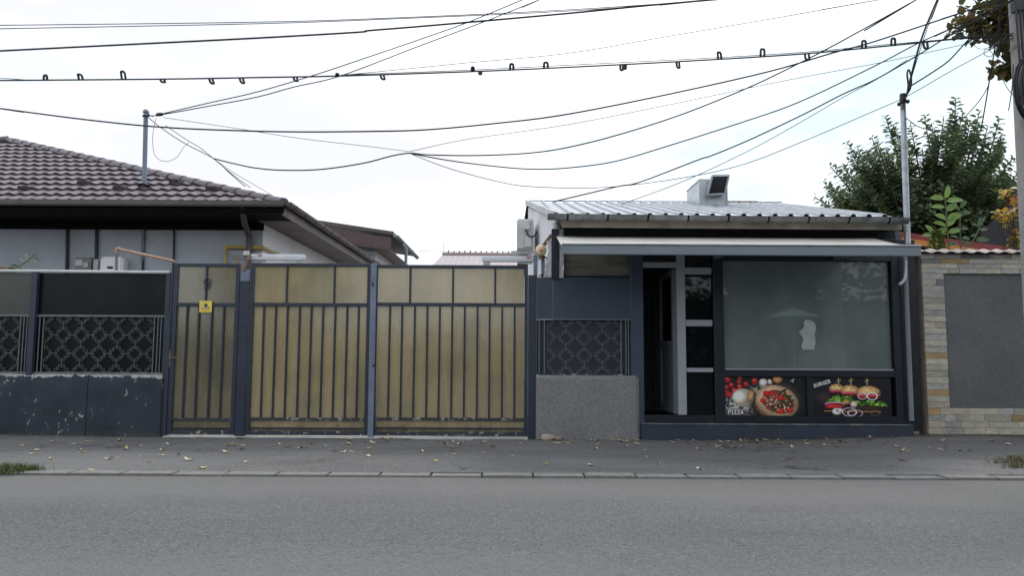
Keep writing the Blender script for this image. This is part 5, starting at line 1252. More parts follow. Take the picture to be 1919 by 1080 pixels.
for i in range(16):
    r1 = rng.uniform(.125, .19); pts = []
    for j in range(28):
        a_ = 2*math.pi*j/28; pts.append((ccx+r1*.85*math.cos(a_)+rng.uniform(-.003,.003), Yp-.19-.010*i, zcoil+r1*1.9*math.sin(a_)+rng.uniform(-.006,.006)))
    mb = MB(); mb.tube(pts, .013, 6, closed=True); mb.build('loop', M['cable'], cc, smooth=True)
mb = MB()
for i in range(5):
    x = X(1904+i*7, 60, Yp-.2); mb.tube(smooth_path([(x, Yp-.18-.012*i, 7.6), (x+.01, Yp-.185, 6.2), (x+.03, Yp-.19, zcoil+.25)], 6), .013, 6)
mb.build('riser_cables', M['cable'], cc, smooth=True)

# ================================================================== OVERHEAD CABLES
NC = 0
def cable(label, pts, y0, y1, wpx, mat='cable', extra=None, sm=6):
    """pts: photo pixels from left to right; depth runs from y0 to y1 along the cable"""
    x0_, x1_ = pts[0][0], pts[-1][0]; L0 = [0]
    for (a_, b_), (c_, d_) in zip(pts[:-1], pts[1:]): L0.append(L0[-1] + math.hypot(c_-a_, d_-b_))
    q = [P(x, y, y0 + (y1-y0)*l/L0[-1]) for (x, y), l in zip(pts, L0)]
    if not (0 < pts[0][0] < 1919 and pts[0][1] > 0): q.insert(0, q[0] + (q[0]-q[1]).normalized()*9)     # the line runs on beyond the frame
    if pts[-1][1] < 0 or pts[-1][0] > 1919: q.append(q[-1] + (q[-1]-q[-2]).normalized()*9)
    q = smooth_path(q, sm); rr = [max(.0016, wpx/2*(p.y - CAM.y)/FPX) for p in q]
    t = thing('overhead_cable', label, 'cable', q[0], 'overhead cables across the sky')
    mb = MB(); mb.tube(q, rr, 6); mb.build('wire', M[mat], t, smooth=True); return t, q
cable('highest thin wire, leaving at the left edge above all others', [(-60,48),(0,47),(480,41),(760,32),(1060,18),(1330,0),(1500,-13)], -2.0, -4.5, 1.6)
cable('second thin wire from the top at left edge, hugging the highest', [(-60,55),(0,53.5),(480,44),(760,34),(1060,20.5),(1300,3),(1480,-12)], -2.0, -4.5, 1.6)
cable('thick black cable, third from the top at left edge', [(-60,98),(0,95),(240,83),(480,71),(670,60),(690,57),(800,48),(1060,25),(1200,11),(1300,2),(1400,-8)], -2.2, -4.0, 3.6)
mainp = [(-60,151),(0,150.5),(300,148),(480,145),(640,142),(880,134),(1060,126),(1300,113.5),(1500,101),(1640,88),(1720,80),(1800,72),(1900,66)]
tcab, q = cable('straight black cable carrying the row of small clips', mainp, -2.2, -2.55, 3.0)
cable('thin wire running just above the clip carrying cable at right', [(640,140),(880,131),(1060,122),(1300,110),(1500,98),(1640,85),(1720,78),(1900,62)], -2.3, -2.6, 1.5)
cable('short faint wire at left edge joining the clip carrying cable', [(-60,142),(0,146),(50,149.5),(70,150)], -2.2, -2.2, 1.2, 'cable_grey')
def main_y(px):
    for (a_, b_), (c_, d_) in zip(mainp[:-1], mainp[1:]):
        if a_ <= px <= c_: return b_ + (d_-b_)*(px-a_)/(c_-a_)
for px, dy, wd, ln in ((85,-9,6,0),(152,-10,7,-4),(232,-15,7,-3),(304,6,7,3),(395,10,6,4),(452,10,6,4),(553,8,6,3),(632,-4,4,0),(716,9,6,3),(886,-8,4,0),(900,6,4,0),(959,-11,6,0),(1023,-11,7,0),(1165,11,5,0),(1171,9,4,0),(1270,12,5,2),(1349,-13,6,-2),(1429,-14,7,0),(1512,12,7,2),(1619,-14,7,0),(1674,-13,7,0),(1734,12,7,2),(1796,-11,8,5)):
    y = main_y(px); Yc = -2.2 - .35*(px+60)/1960
    pts = [P(px-wd/2, y+1, Yc), P(px-wd/2+ln*.5, y+dy*.7, Yc-.006), P(px-wd*.3+ln, y+dy*.97, Yc-.01), P(px+wd*.3+ln, y+dy*.97, Yc-.01), P(px+wd/2+ln*.5, y+dy*.7, Yc-.004), P(px+wd/2, y+1, Yc)]
    mb = MB(); mb.tube(smooth_path(pts, 3), .0135, 6); mb.build('clip', M['cable'], tcab, smooth=True)
cable('upper of two service lines rising steeply from left roof mast', [(304,213),(390,193),(480,172.5),(590,140),(680,110),(820,62),(880,40),(960,7),(1010,-14)], YM-.2, -4.5, 2.0)
cable('lower of two service lines rising steeply from left roof mast', [(304,214.5),(390,199),(480,182),(550,163),(635,143),(780,88),(900,43),(1006,1),(1040,-14)], YM-.2, -4.5, 2.0)
cable('faint straight wire branching off the clip cable to top right', [(637,141),(760,129),(880,117),(1060,100),(1250,68),(1450,34),(1630,2),(1700,-10)], -2.4, -4.0, 1.3, 'cable_grey')
cable('long sagging black cable crossing in front of left roof mast', [(-60,194),(0,203),(160,224),(300,238),(440,244.5),(560,247),(700,246),(800,243),(930,231),(1060,214.5),(1250,177),(1440,134),(1560,99),(1640,77),(1800,24),(1900,-8)], -1.6, -2.7, 3.0)
cable('faint wire from left roof mast to the mid air junction', [(306,220),(440,240),(560,259),(680,273),(768,284)], YM-.1, .3, 1.1, 'cable_grey')
cable('faint wire from the mid air junction to concrete pole', [(768,284),(870,262),(1060,234),(1250,197),(1450,155),(1640,119),(1720,102),(1900,62)], .3, -2.6, 1.2, 'cable_grey')
cable('wavy black cable from left roof through junction to top right', [(400,297),(440,307),(480,315),(530,319),(600,317.5),(680,306),(735,292),(768,287),(800,290),(870,291.5),(940,290),(1000,286),(1060,277),(1150,255),(1270,217),(1400,165),(1500,117),(1560,86),(1640,42),(1715,0),(1735,-12)], YM-.6, -3.6, 2.6)
cable('sagging black cable from junction, below the wavy one', [(770,288),(850,302),(940,313),(1000,317),(1060,315),(1150,303),(1250,274),(1400,226),(1500,190),(1640,123),(1720,81),(1800,45),(1900,-2)], .2, -2.7, 2.4)
cable('lowest thin cable sagging from junction, passing the shop mast top', [(772,289),(820,308),(870,324),(950,344),(1010,350.5),(1120,352),(1250,338),(1380,312),(1500,267),(1640,207),(1700,180),(1780,134),(1850,96),(1900,70)], .2, -2.6, 1.5)
cable('thick dark cable rising from left end of shop roof', [(1038,378),(1105,362),(1160,349),(1200,341),(1310,299),(1330,293),(1400,264),(1500,217),(1580,176),(1640,149),(1720,103),(1790,60),(1900,0)], .2, -2.6, 2.6)
cable('thin straight wire rising from shop roof near the vent', [(1165,383),(1280,340),(1400,284),(1500,229),(1580,182),(1640,150),(1700,112)], 1.5, -1.2, 1.4)
cable('pair of black service cables steep above the shop mast', [(1702,168),(1708,140),(1722,88),(1735,50),(1756,0),(1762,-14)], -.3, -2.6, 3.8)
cable('thin companion of steep service cable above the shop mast', [(1702,168),(1711,136),(1726,88),(1740,46),(1758,2),(1764,-14)], -.3, -2.6, 1.6)
cable('short looped cable tail at the shop mast top', [(1696,186),(1700,176),(1706,165),(1708,150),(1705,134),(1702,131),(1700,140),(1702,160),(1699,178)], -.3, -.35, 3.6)
cable('bowed black cable from shop mast top towards leafy branch', [(1708,160),(1740,140),(1775,116),(1800,90),(1827,60),(1850,30)], -.3, -2.0, 2.8)
cable('drooping wire hanging right of the shop mast, before the tree', [(1697,220),(1715,234),(1735,241),(1770,243),(1800,226),(1830,195),(1850,165),(1857,140)], -.2, -2.2, 1.8)
cable('near vertical wire beside the leafy branch', [(1838,246),(1846,200),(1856,140),(1866,80),(1876,20),(1880,-14)], -1.0, -2.6, 2.4)
cable('second near vertical wire hanging close to the concrete pole', [(1886,118),(1878,100),(1875,60),(1874,0),(1874,-14)], -2.4, -2.6, 2.0)
cable('service line from left mast down to tiled hip', [(278,220),(300,238),(345,268),(400,297),(430,324),(460,350)], YM-.05, YM+1.2, 1.6)
cable('second service line from left mast ending lower on the hip', [(310,235),(350,262),(375,277),(400,297),(436,327),(470,352)], YM-.05, YM+1.2, 1.3)
cable('faint wire from roof corner down to the outbuilding', [(404,300),(440,325),(500,360),(540,385)], YM+.2, YM+2, 1.0, 'cable_grey')
cable('thin looping slack wire below left roof mast', [(293,221),(288,240),(286,262),(289,288),(300,300),(315,302),(332,294),(344,276),(354,267)], YM-.1, YM-.1, 1.0, 'cable_grey')
cable('curved thick jumper beside concrete pole', [(1842,52),(1848,70),(1860,84),(1874,76),(1884,58)], -2.4, -2.6, 2.6)
cable('thin coiled wire loop left of concrete pole', [(1895,62),(1860,90),(1846,92),(1845,102),(1856,106),(1860,100),(1854,92),(1870,84),(1900,74)], -2.5, -2.6, 1.3, 'cable_grey')
cable('faint slack wire curving left of concrete pole', [(1826,60),(1824,78),(1832,90),(1848,90),(1870,80),(1898,70)], -2.5, -2.6, 1.0, 'cable_grey')
cable('thin stay from leafy branch to cable coil', [(1875,142),(1884,158),(1893,172),(1906,184)], -2.5, -2.7, 1.4)
cable('dangling cable end beside cable coil', [(1899,120),(1897,160),(1893,190),(1890,207)], -2.6, -2.65, 2.2)
cable('faint far wire from outbuilding across the gap', [(757,468),(800,471),(870,473),(960,473)], Y2, 25, .9, 'cable_grey')

# ================================================================== PLANTS
def leaf_geo(L_, W_, fold=.18, droop=.15, n=3):
    """ovate leaf as verts/faces: midrib along +x, blade in xy, folded and drooping"""
    vs = []; fs = []
    for i in range(n+1):
        t = i/n; w_ = W_/2*math.sin(math.pi*min(1, (t*.92+.06)))**.8 if 0 < i < n else 0.0
        z = -droop*L_*t*t
        vs.append((L_*t, 0, z))
        if 0 < i < n: vs += [(L_*t, w_, z + fold*w_), (L_*t, -w_, z + fold*w_)]
    # indices: 0 tip-start, then triples, last
    fs = []; idx = [0] + [1+3*(i-1) for i in range(1, n)] + [len(vs)-1]
    for i in range(n):
        a_, b_ = idx[i], idx[i+1]
        if i == 0: fs += [(a_, b_, b_+1), (a_, b_+2, b_)]
        elif i == n-1: fs += [(a_, b_, a_+1), (a_, a_+2, b_)]
        else: fs += [(a_, b_, b_+1, a_+1), (a_, a_+2, b_+2, b_)]
    return np.array(vs), fs
def frame(d, r):
    d = Vector(d).normalized(); ref = Vector((0,0,1)) if abs(d.z) < .95 else Vector((1,0,0))
    y = ref.cross(d).normalized(); z = d.cross(y)
    a_ = r.uniform(-.5, .5); y2 = y*math.cos(a_) + z*math.sin(a_); z2 = d.cross(y2); return np.array([d, y2, z2])
class Leaves:
    def __init__(s): s.v = []; s.f = []; s.n = 0
    def put(s, geo, p, d, sc, r):
        V_, F_ = geo; B_ = frame(d, r); s.v.append(V_*sc @ B_ + np.array(p)); s.f += [tuple(i+s.n for i in f) for f in F_]; s.n += len(V_)
    def build(s, name, mat, parent, smooth=False):
        off = np.array(origin(parent)); me = bpy.data.meshes.new(name); me.from_pydata((np.vstack(s.v)-off).tolist(), [], s.f); me.materials.append(mat)
        o = bpy.data.objects.new(name, me); COL.objects.link(o); o.parent = parent; ORI[o.name] = origin(parent); return o
LEAF3 = leaf_geo(1, .46, .25, .18, 3); LEAF4 = leaf_geo(1, .55, .22, .25, 3); LEAF2 = leaf_geo(1, .85, .15, .12, 3)
def shoot_tree(label, base, trunk_h, shoots, mat, seed, leaf_len, geo, group=None, nl=30, spread=.25, trunk_r=.12, inner=None, limb=.35):
    """trunk, limbs that run to each shoot, leaves set alternately along the shoots"""
    r = random.Random(seed); base = Vector(base)
    t = thing('tree', label, 'tree', base, group); top = base + Vector((0, 0, trunk_h))
    mb = MB(); mb.tube([base - Vector((0,0,.1)), base.lerp(top, .5) + Vector((.05,0,0)), top], [trunk_r*1.25, trunk_r, trunk_r*.8], 10); mb.build('trunk', M['bark'], t, smooth=True)
    lm = MB(); lv = Leaves()
    for (tip, ln) in shoots:
        tip = Vector(tip); mid = top.lerp(tip, .45) + Vector((r.uniform(-.2,.2), r.uniform(-.2,.2), r.uniform(-.1,.25)))
        path = smooth_path([top - Vector((0,0,r.uniform(0,.5))), mid, tip], 6); k = len(path)
        lm.tube(path, [trunk_r*limb*(1-i/k)+.006 for i in range(k)], 5)
        d = (path[-1]-path[-4]).normalized()
        for i in range(nl):
            f = i/nl; s_ = 1 - f*ln/max((tip-top).length, ln)*1.0; ii = min(k-1, max(0, s_*(k-1))); i0 = int(ii); p = path[i0].lerp(path[min(i0+1, k-1)], ii-i0)
            az = i*2.4 + r.uniform(-.4,.4); sidev = d.orthogonal().normalized(); sidev.rotate(Matrix.Rotation(az, 3, d))
            dirv = (d*.55 + sidev*.9 + Vector((0,0,-.15))).normalized()
            lv.put(geo, p + sidev*r.uniform(0, .03), dirv, leaf_len*r.uniform(.75, 1.15)*(1 if f > .08 else .7), r)
        # side twigs
        for q_ in range(3):
            f = r.uniform(.15, .7); ii = int((1-f*.6)*(k-1)); p = path[ii]; dv = (d + Vector((r.uniform(-1,1), r.uniform(-1,1), r.uniform(-.4,.8)))*.8).normalized(); l2 = r.uniform(.3,.6)*spread*4
            lm.tube([p, p+dv*l2], .005, 4)
            for i in range(12):
                pp = p + dv*l2*(i/11); sidev = dv.orthogonal().normalized(); sidev.rotate(Matrix.Rotation(i*2.4, 3, dv)); lv.put(geo, pp, (dv*.5+sidev).normalized(), leaf_len*r.uniform(.7,1.1), r)
    if inner:
        c_, rx, ry, rz, n_ = inner; c_ = Vector(c_)
        for i in range(n_):
            while True:
                v = Vector((r.uniform(-1,1), r.uniform(-1,1), r.uniform(-1,1)))
                if v.length < 1: break
            cl_ = mnoise.noise((v.x*3, v.y*3, v.z*3+seed))
            if cl_ < -.18: continue
            p = c_ + Vector((v.x*rx, v.y*ry, v.z*rz)); dirv = Vector((v.x+r.uniform(-1,1), v.y+r.uniform(-1,1), r.uniform(-.6,.5))).normalized(); lv.put(geo, p, dirv, leaf_len*r.uniform(.75,1.2), r)
    lm.build('limbs', M['bark'], t, smooth=True); lv.build('crown', mat, t); return t
# big dark tree behind the shop
Yt = 7.0; r = random.Random(21); shoots = []
outline = [(1533,374),(1548,345),(1562,316),(1592,270),(1612,278),(1640,262),(1665,222),(1680,240),(1712,235),(1738,220),(1752,235),(1775,222),(1797,188),(1812,215),(1842,212),(1858,240),(1880,226),(1884,255),(1880,290),(1895,330),(1905,300),(1925,320)]
for (x, y) in outline:
    shoots.append((P(x-6, y-5, Yt + r.uniform(-.8,.8)), r.uniform(1.3, 1.9)))
for i in range(205):
    x = r.uniform(1540, 1925); ytop = np.interp(x, [o_[0] for o_ in outline], [o_[1] for o_ in outline]); y = ytop + 8 + (r.random()**1.25)*(455-ytop)
    shoots.append((P(x, y, Yt + r.uniform(-1.6, 1.3)), r.uniform(.7, 1.3)))
tb = P(1745, 640, Yt); tb.z = -.05
cI = P(1745, 415, Yt)
shoot_tree('large dark leafy tree with upright shoots rising behind the shop roof', tb, 2.6, shoots, M['leaf_dark'], 5, .165, LEAF4, nl=62, spread=.22, trunk_r=.13, inner=(cI, 2.2, 1.4, 1.0, 3200))
# autumn tree whose branch reaches in at top right
r = random.Random(3); shoots = []; Ya_ = -1.3
for i in range(30):
    x = r.uniform(1795, 1900); y = r.uniform(-40, 46) if x > 1830 else r.uniform(0, 50); shoots.append((P(x, y, Ya_ + r.uniform(-.5,.5)), .35))
for x, y in ((1785,52),(1790,40),(1778,58),(1880,105),(1862,128),(1856,138),(1875,132),(1868,112)): shoots.append((P(x, y, Ya_-.3+r.uniform(-.2,.2)), .22))
for i in range(70): shoots.append((Vector((7.2+r.uniform(-1.2,1.8), Ya_+r.uniform(-1.6,1.6), 6.6+r.uniform(-1.0,1.8))), .5))
shoot_tree('autumn tree with round olive and orange leaves at top right corner', (7.6, Ya_, 0), 4.6, shoots, M['leaf_autumn'], 8, .115, LEAF2, nl=9, spread=.10, trunk_r=.12, limb=.14)
# yellow shrub behind the wall at the pole
ys = thing('shrub', 'yellow and orange leaved shrub behind wall beside the concrete pole', 'shrub', (X(1905,470,.8), .8, 0)); lv = Leaves(); lm = MB(); r = random.Random(13)
for x, y, n_ in ((1880,362,9),(1886,352,5),(1896,375,8),(1870,398,10),(1882,402,16),(1896,396,14),(1868,412,8),(1893,412,14),(1885,420,8),(1900,452,14),(1906,440,10),(1930,400,40),(1950,440,40)):
    c = P(x, y, .8 + r.uniform(-.15,.15)); lm.tube([Vector((ys.location.x+.1, .85, .1)), Vector((ys.location.x+.1, .85, 1.6)).lerp(c, .5), c], [.03, .014, .005], 5)
    for i in range(n_):
        dv = Vector((r.uniform(-1,1), r.uniform(-1,.6), r.uniform(-.8,.7))).normalized(); lv.put(LEAF2, c + dv*r.uniform(.0,.07), dv, r.uniform(.07,.12), r)
lm.build('stems', M['bark'], ys, smooth=True); lv.build('foliage', M['leaf_yellow'], ys)
# broad-leaved plant: each large leaf its own part
def bigleaf(mat, nm):
    mb = MB(); V_, F_ = leaf_geo(1, .52, .28, .22, 6); mb.add(V_.tolist(), F_); return mb.mesh(nm, mat, smooth=True)
BG, BB = bigleaf(M['leaf_bright'], 'leaf'), bigleaf(M['leaf_bluegreen'], 'leaf')
pb = thing('broadleaf_plant', 'tall plant with large bright green leaves above the stone wall', 'plant', P(1775, 470, .7)); Yq = .7
def frame2(d):
    d = Vector(d).normalized(); h_ = Vector((rng.uniform(-.4,.4), -.8, rng.uniform(.3,.8))); y = h_.cross(d).normalized(); return np.array([d, y, d.cross(y)])
def stem_leaves(parent, pts, leaves, me, L_, w=.012):
    pts = [P(x, y, Yq) for x, y in pts]; mb = MB(); mb.tube(smooth_path(pts, 4), w, 6); mb.build('stem', M['stem'], parent, smooth=True)
    for x, y, dx, dy, s_ in leaves:
        p = P(x, y, Yq); d = Vector((dx, rng.uniform(-.45,.1), -dy)).normalized(); B_ = frame2(d); mt_ = Matrix(((B_[0][0],B_[1][0],B_[2][0]),(B_[0][1],B_[1][1],B_[2][1]),(B_[0][2],B_[1][2],B_[2][2])))
        piece('leaf', me, parent, p, mt_.to_euler(), (L_*s_,)*3)
stem_leaves(pb, [(1780,520),(1778,460),(1774,420),(1773,395),(1771,372)], [(1771,372,.25,-1,.95),(1770,372,-1,-.15,.95),(1773,378,1,-.2,1.15),(1772,389,-1,-.2,1.0),(1774,396,.8,-.7,1.0),(1774,412,-1,-.45,1.0),(1775,412,1,-.5,1.1),(1775,425,-1,-.4,1.1),(1776,425,.5,-1,1.0),(1777,437,1,-.4,.9),(1750,440,-.8,-.9,.95),(1757,442,.9,-1,.95),(1748,440,-1,.0,.8),(1750,445,-.6,.6,.7)], BG, .215)
pb2 = thing('broadleaf_plant', 'blue green leaved plant right of the bright one, above the stone wall', 'plant', P(1800, 470, .75)); Yq = .75
stem_leaves(pb2, [(1800,520),(1800,460),(1799,420),(1800,396)], [(1800,390,.5,-1,.9),(1799,394,-.7,-.7,.7),(1799,405,1,-.6,.9),(1800,408,-.9,-.5,.8),(1800,400,1,-.2,1.0),(1799,430,1,-.2,.8),(1798,428,-1,.1,.6),(1796,445,-1,-.3,.8),(1802,446,1,.0,.9),(1790,455,-.7,.2,.8),(1802,455,.8,-.3,.8),(1796,460,-.8,-.5,.7),(1806,460,.9,-.5,.7)], BB, .155)
stem_leaves(pb2, [(1815,500),(1820,462),(1830,440),(1836,425)], [(1835,425,.2,-1,1.0),(1834,424,-1,-.5,.7),(1834,432,.9,-.3,.9),(1830,440,-.9,.2,.6),(1828,452,1,-.25,1.35),(1836,418,.6,-.9,.7)], BB, .155)
lb = thing('shrub', 'small lime green feathery shrub beside the awning end', 'shrub', P(1757, 470, .5)); lv = Leaves(); r = random.Random(31); lm = MB(); c0 = P(1757, 462, .5)
for i in range(420):
    a_ = r.uniform(0, 6.28); h_ = r.random(); rad_ = .16*(1-h_*.75); p = P(1757, 478, .5) + Vector((rad_*math.cos(a_)*r.random()**.5, rad_*math.sin(a_)*.8, h_*.36)); lv.put(LEAF3, p, Vector((math.cos(a_), math.sin(a_), 1.2)), r.uniform(.04,.07), r)
lm.tube([P(1757,520,.5), P(1757,460,.5)], .01, 5); lm.build('stem', M['stem'], lb); lv.build('foliage', M['leaf_lime'], lb)
# small leafy plant above the left fence
pl = thing('potted_plant', 'leafy plant poking up behind the fence rail at far left', 'plant', P(45, 520, .6)); lv = Leaves(); lm = MB(); r = random.Random(17)
lm.tube(smooth_path([P(20,520,.6), P(30,503,.6), P(48,492,.6), P(60,482,.6)], 4), .008, 5)
for x, y, dx, dy in ((60,483,1,-.1),(58,484,.6,-.8),(54,487,1,.1),(52,488,-.3,-1),(48,491,1,.2),(46,492,-.6,-.7),(42,495,.8,.3),(40,496,-.7,-.6),(35,499,-1,-.2),(33,500,.9,.3),(62,482,.9,.4),(30,502,-1,.1),(26,503,-.8,-.4)):
    lv.put(LEAF3, P(x, y, .6), Vector((dx, r.uniform(-.4,.3), -dy)), .12, r)
lm.build('stem', M['stem'], pl); lv.build('foliage', M['leaf_bluegreen'], pl)
mb = MB(); mb.box(X(-5,503,.65), X(22,503,.65), .6, .75, Z(520,10,.65), Z(501,10,.65)); single('flower_box', mb, M['rust'], 'rusty brown flower box edge behind the far left fence rail', 'planter', P(8, 520, .65), bevel=.01)

# grass tufts and weeds
def tuft(name, label_mat, pts, n, hgt, mat, seed, spread):
    r = random.Random(seed); mb = MB()
    for i in range(n):
        c = Vector(r.choice(pts)) + Vector((r.gauss(0, spread), r.gauss(0, spread*.5), 0)); a_ = r.uniform(0, 6.28); h_ = hgt*r.uniform(.35, 1.1); lean = Vector((math.cos(a_), math.sin(a_), 0))*h_*r.uniform(.2, .9); w_ = Vector((-math.sin(a_), math.cos(a_), 0))*.0035
        c.z = zgr(c.x, c.y) - .004
        mb.add([c-w_, c+w_, c+lean*.45+Vector((0,0,h_*.65))+w_*.7, c+lean*.45+Vector((0,0,h_*.65))-w_*.7, c+lean+Vector((0,0,h_*.85))], [(0,1,2,3),(3,2,4)])
    return mb.build(name, mat, kind='stuff')
tuft('grass', None, [G(x, y) for x, y in ((0,882),(15,878),(30,880),(45,882),(60,883),(10,888),(-15,884),(-40,882),(35,884))], 900, .085, M['grass'], 1, .07)
tuft('grass', None, [G(x, y) for x, y in ((1885,872),(1900,866),(1915,870),(1925,876),(1905,880),(1940,872),(1960,880))], 700, .075, M['dry_grass'], 2, .09)
tuft('weeds', None, [G(x, y) for x, y in ((1350,818),(1370,818),(1390,817),(1410,818),(1430,819),(1445,818))], 520, .12, M['weed'], 3, .04)
tuft('weeds', None, [G(x, y) for x, y in ((1579,818),(1583,817))], 60, .07, M['leaf_lime'], 4, .02)
tuft('weeds', None, [G(x, y) for x, y in ((995,822),(452,824),(448,823),(208,818),(200,818))], 120, .05, M['dry_grass'], 5, .03)

# fallen leaves: each one an object
def fl_mesh(seed, mat, curl):
    r = random.Random(seed); mb = MB(); n = 9; vs = [(0,0,.006)]; 
    for i in range(n):
        a_ = 2*math.pi*i/n; rr = (1.0 if i % 2 == 0 else .62)*r.uniform(.75, 1.1); x, y = rr*.5*math.cos(a_), rr*.36*math.sin(a_); vs.append((x, y, .006/.07*.0 + curl*(x*x*1.6+abs(y)*.5)*r.uniform(.4,1.4)))
    mb.add(vs, [(0, 1+i, 1+(i+1) % n) for i in range(n)]); st_ = [(0.45,0,curl*.3), (.8,.05,.1*curl+.02)]
    mb.tube(st_, .012, 3); return mb.mesh('fallen_leaf', mat)
FM = [fl_mesh(i, FALL[i % 4], .25+.12*(i % 5)) for i in range(12)]
lp = [(12,814),(10,826),(45,838),(100,830),(155,822),(95,862),(110,829),(205,862),(230,813),(247,818),(262,838),(258,836),(235,843),(268,855),(303,855),(335,852),(318,835),(390,835),(428,836),(423,848),(440,836),(455,837),(452,843),(355,864),(500,838),(525,834),(538,839),(560,841),(583,833),(565,840),(605,862),(690,842),(655,833),(690,856),(642,849),(660,848),(790,848),(800,832),(840,836),(835,834),(845,838),(860,835),(862,832),(870,830),(905,831),(924,838),(850,852),(975,832),(985,826),(1032,829),(1075,829),(1117,828),(1115,843),(1118,834),(1165,829),(1195,826),(1196,833),(1210,845),(1213,858),(1262,830),(1290,832),(1300,825),(1305,824),(1247,821),(1275,824),(1328,835),(1332,835),(1355,831),(1390,838),(1350,843),(1380,826),(1385,829),(1400,828),(1420,827),(1440,823),(1450,832),(1465,833),(1470,825),(1480,832),(1480,862),(1520,824),(1525,824),(1545,838),(1550,828),(1575,833),(1586,834),(1610,833),(1630,831),(1635,828),(1660,836),(1640,822),(1690,866),(1681,843),(1700,851),(1742,848),(1765,850),(1766,836),(1770,834),(1800,851),(1820,852),(1830,820),(1890,842),(1895,822),(1860,836),(1470,864),(1235,871),(1310,881),(1108,873),(1045,832),(905,850),(960,856),(730,822),(460,868),(380,879),(170,883),(150,845),(60,852)]
special = [(628,848,'folded bright yellow leaf on pavement before left driveway leaf', FALL_Y, .11), (815,867,'bright yellow leaf on pavement before right driveway leaf', FALL_Y, .09), (1024,872,'yellow green leaf near the kerb before speckled plinth', FALL_G, .08), (1247,821,'orange leaf leaning on shop base by the plinth', FALL_O, .11), (280,867,'ochre leaf near kerb before pedestrian gate', FALL_O, .085), (1773,848,'bright yellow leaf before the stone wall', FALL_Y, .085), (1500,823,'orange leaf among dry leaves under the pizza poster', FALL_O, .08)]
def lay(o, x, y, s_, r):
    p = G(x, y); p.z = zgr(p.x, p.y) + (.006 if y < 884 else .008); o.location = p; o.rotation_euler = (r.uniform(-.12,.12), r.uniform(-.12,.12), r.uniform(0, 6.28)); o.scale = (s_, s_, s_)
r = random.Random(99)
for x, y in list(lp) + [(r.uniform(1335,1560), 819+abs(r.gauss(0,5))) for _ in range(95)] + [(r.uniform(960,1340), 822+abs(r.gauss(0,5))) for _ in range(16)] + [(r.uniform(0,1919), 822+abs(r.gauss(0,14))) for _ in range(40)] + [(r.uniform(1660,1740), r.uniform(815,824)) for _ in range(12)]:
    q_ = r.choice((0,1,2,4,5,6,8,9,10,0,1,4,5,3,7,11)); o = bpy.data.objects.new('fallen_leaf', FM[q_]); COL.objects.link(o); lay(o, x, y, r.uniform(.065, .125), r)
    tint = ('pale cream', 'straw yellow', 'tan', 'dark brown')[q_ % 4]
    tag(o, f'small {tint} dry leaf lying on the grey pavement', 'leaf', f'{tint} dry leaves fallen on the pavement')
for i, (x, y, lab, mt_, s_) in enumerate(special):
    o = bpy.data.objects.new('fallen_leaf', fl_mesh(200+i, mt_, .5)); COL.objects.link(o); lay(o, x, y, s_, r); o.rotation_euler[0] += .35; o.location.z += .01
    tag(o, lab, 'leaf')
# stones by the plinth
def rock(label, px, py, rx, ry, rz, seed, col):
    mb = MB(); mb.ball((0,0,0), rx, ry, rz, 12, 8); v2 = []
    for v in mb.v:
        n_ = 1 + .35*mnoise.noise((v[0]*9+seed, v[1]*9, v[2]*9)); v2.append((v[0]*n_, v[1]*n_, v[2]*n_))
    mb.v = v2; me = mb.mesh('rock', col); o = bpy.data.objects.new('rock', me); COL.objects.link(o); o.location = P(px, py, -.24); o.location.z = rz*.75; tag(o, label, 'stone')
M['rock'] = plain('pinkish_stone', (0.42, 0.34, 0.27), .9, var=.25, sc=12, bump=.5); M['rock2'] = plain('brown_stone', (0.26, 0.19, 0.14), .9, var=.25, sc=12, bump=.5)
rock('pinkish stone lying at left foot of speckled plinth', 1027, 818, .10, .07, .055, 1, M['rock']); rock('smaller brown stone beside the pinkish one', 1046, 820, .07, .05, .036, 5, M['rock2'])
# drain grate at the gate foot
gr_ = thing('drain_grate', 'pale slotted drain grate under right driveway leaf', 'drain', (X(820,822), -.13, .0))
x0_, x1_ = X(775,822), X(888,822); mb = MB(); mb.box(x0_, x1_, -.18, -.172, -.01, .012); mb.box(x0_, x1_, -.112, -.104, -.01, .012); mb.build('grate_frame', M['dull_white'], gr_)
gm = MB(); gm.box(-.008, .008, -.1715, -.1125, -.008, .010); gme = gm.mesh('slat', M['dull_white'])
for i in range(30): piece('slat', gme, gr_, (x0_+.02+(x1_-x0_-.04)*i/29, 0, 0))
mb = MB(); mb.box(x0_, x1_, -.1715, -.1125, -.012, .0035); mb.build('channel', M['black'], gr_)

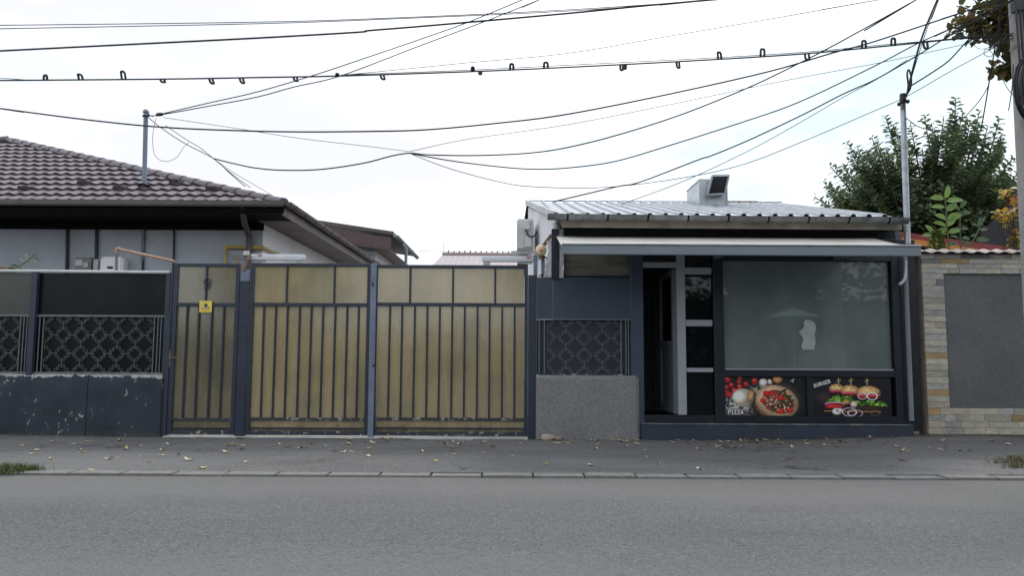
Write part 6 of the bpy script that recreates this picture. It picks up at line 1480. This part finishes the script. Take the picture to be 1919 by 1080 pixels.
# ================================================================== ACROSS THE ROAD (trees and parasol from the window's reflection, leaf screen added)
r = random.Random(77)
for i, (x, y, h_, lab) in enumerate(((3.0,-15.5,7.5,'leafy street tree across the road, mirrored in shop window centre'),(-8.5,-16,8.5,'leafy street tree across the road, mirrored in left gates'),(9.5,-17,8,'leafy street tree across the road, mirrored at window right'))):
    sh_ = [(Vector((x+r.gauss(0,1.6), y+r.gauss(0,1.3), h_*.62+r.gauss(0,1.5))), 1.0) for _ in range(90)]
    shoot_tree(lab, (x, y, .02), 2.6, sh_, M['leaf_dark'], 50+i, .30, LEAF2, 'street trees across the road', nl=14, spread=.3, trunk_r=.16, inner=((x, y, h_*.62), 2.6, 2.0, 2.2, 1500))
pu = P(1492, 580, 13.0); pa = thing('parasol', 'pale teal parasol across the road, mirrored in shop window', 'parasol', (pu.x, -13.2, .02))
mb = MB(); n = 8; zc = 2.72; vs = [(pu.x, -13.2, zc)] + [(pu.x+.95*math.cos(2*math.pi*i/n), -13.2+.95*math.sin(2*math.pi*i/n), zc-.33) for i in range(n)]; mb.add(vs, [(0, 1+i, 1+(i+1) % n) for i in range(n)]); mb.build('canopy', plain('teal_canvas', (0.35, 0.52, 0.55), .8, var=.05), pa)
mb = MB(); mb.tube([(pu.x,-13.2,.02),(pu.x,-13.2,zc+.06)], .022, 8); mb.build('pole', M['dull_white'], pa)

lv = Leaves(); r = random.Random(5)
hd = thing('added_hedge', 'tall dark leaf screen added across the road to darken facade and reflections', 'added_hedge', (0, -18, .02))  # added leaf mass, darkens the facade and fills the mirrored view
for i in range(13000):
    x = r.uniform(-26, 26); hh = (2.3 + 1.3*mnoise.noise((x*.55, 0, 3)) if x < 1 else 5.9 + 1.6*mnoise.noise((x*.6, 0, 5))); z = hh*r.random()**.8; y = -17.4 + r.uniform(-.5, .5) + .4*mnoise.noise((x*.8, z, 1)); lv.put(LEAF2, (x, y, z), (r.uniform(-1,1), r.uniform(0,1.2), r.uniform(-.8,.6)), r.uniform(.22,.4), r)  # height stepped by zone to steer what the panes mirror
lv.build('foliage', M['leaf_dark'], hd)
mb = MB(); mb.box(-26, 26, -18.4, -17.8, 0, 1.3); mb.box(1, 26, -18.35, -17.85, 1.301, 3.3); mb.build('core', plain('light_stop_core', (0.02,0.025,0.015), .9), hd)  # solid core added to stop light leaking through the leaves
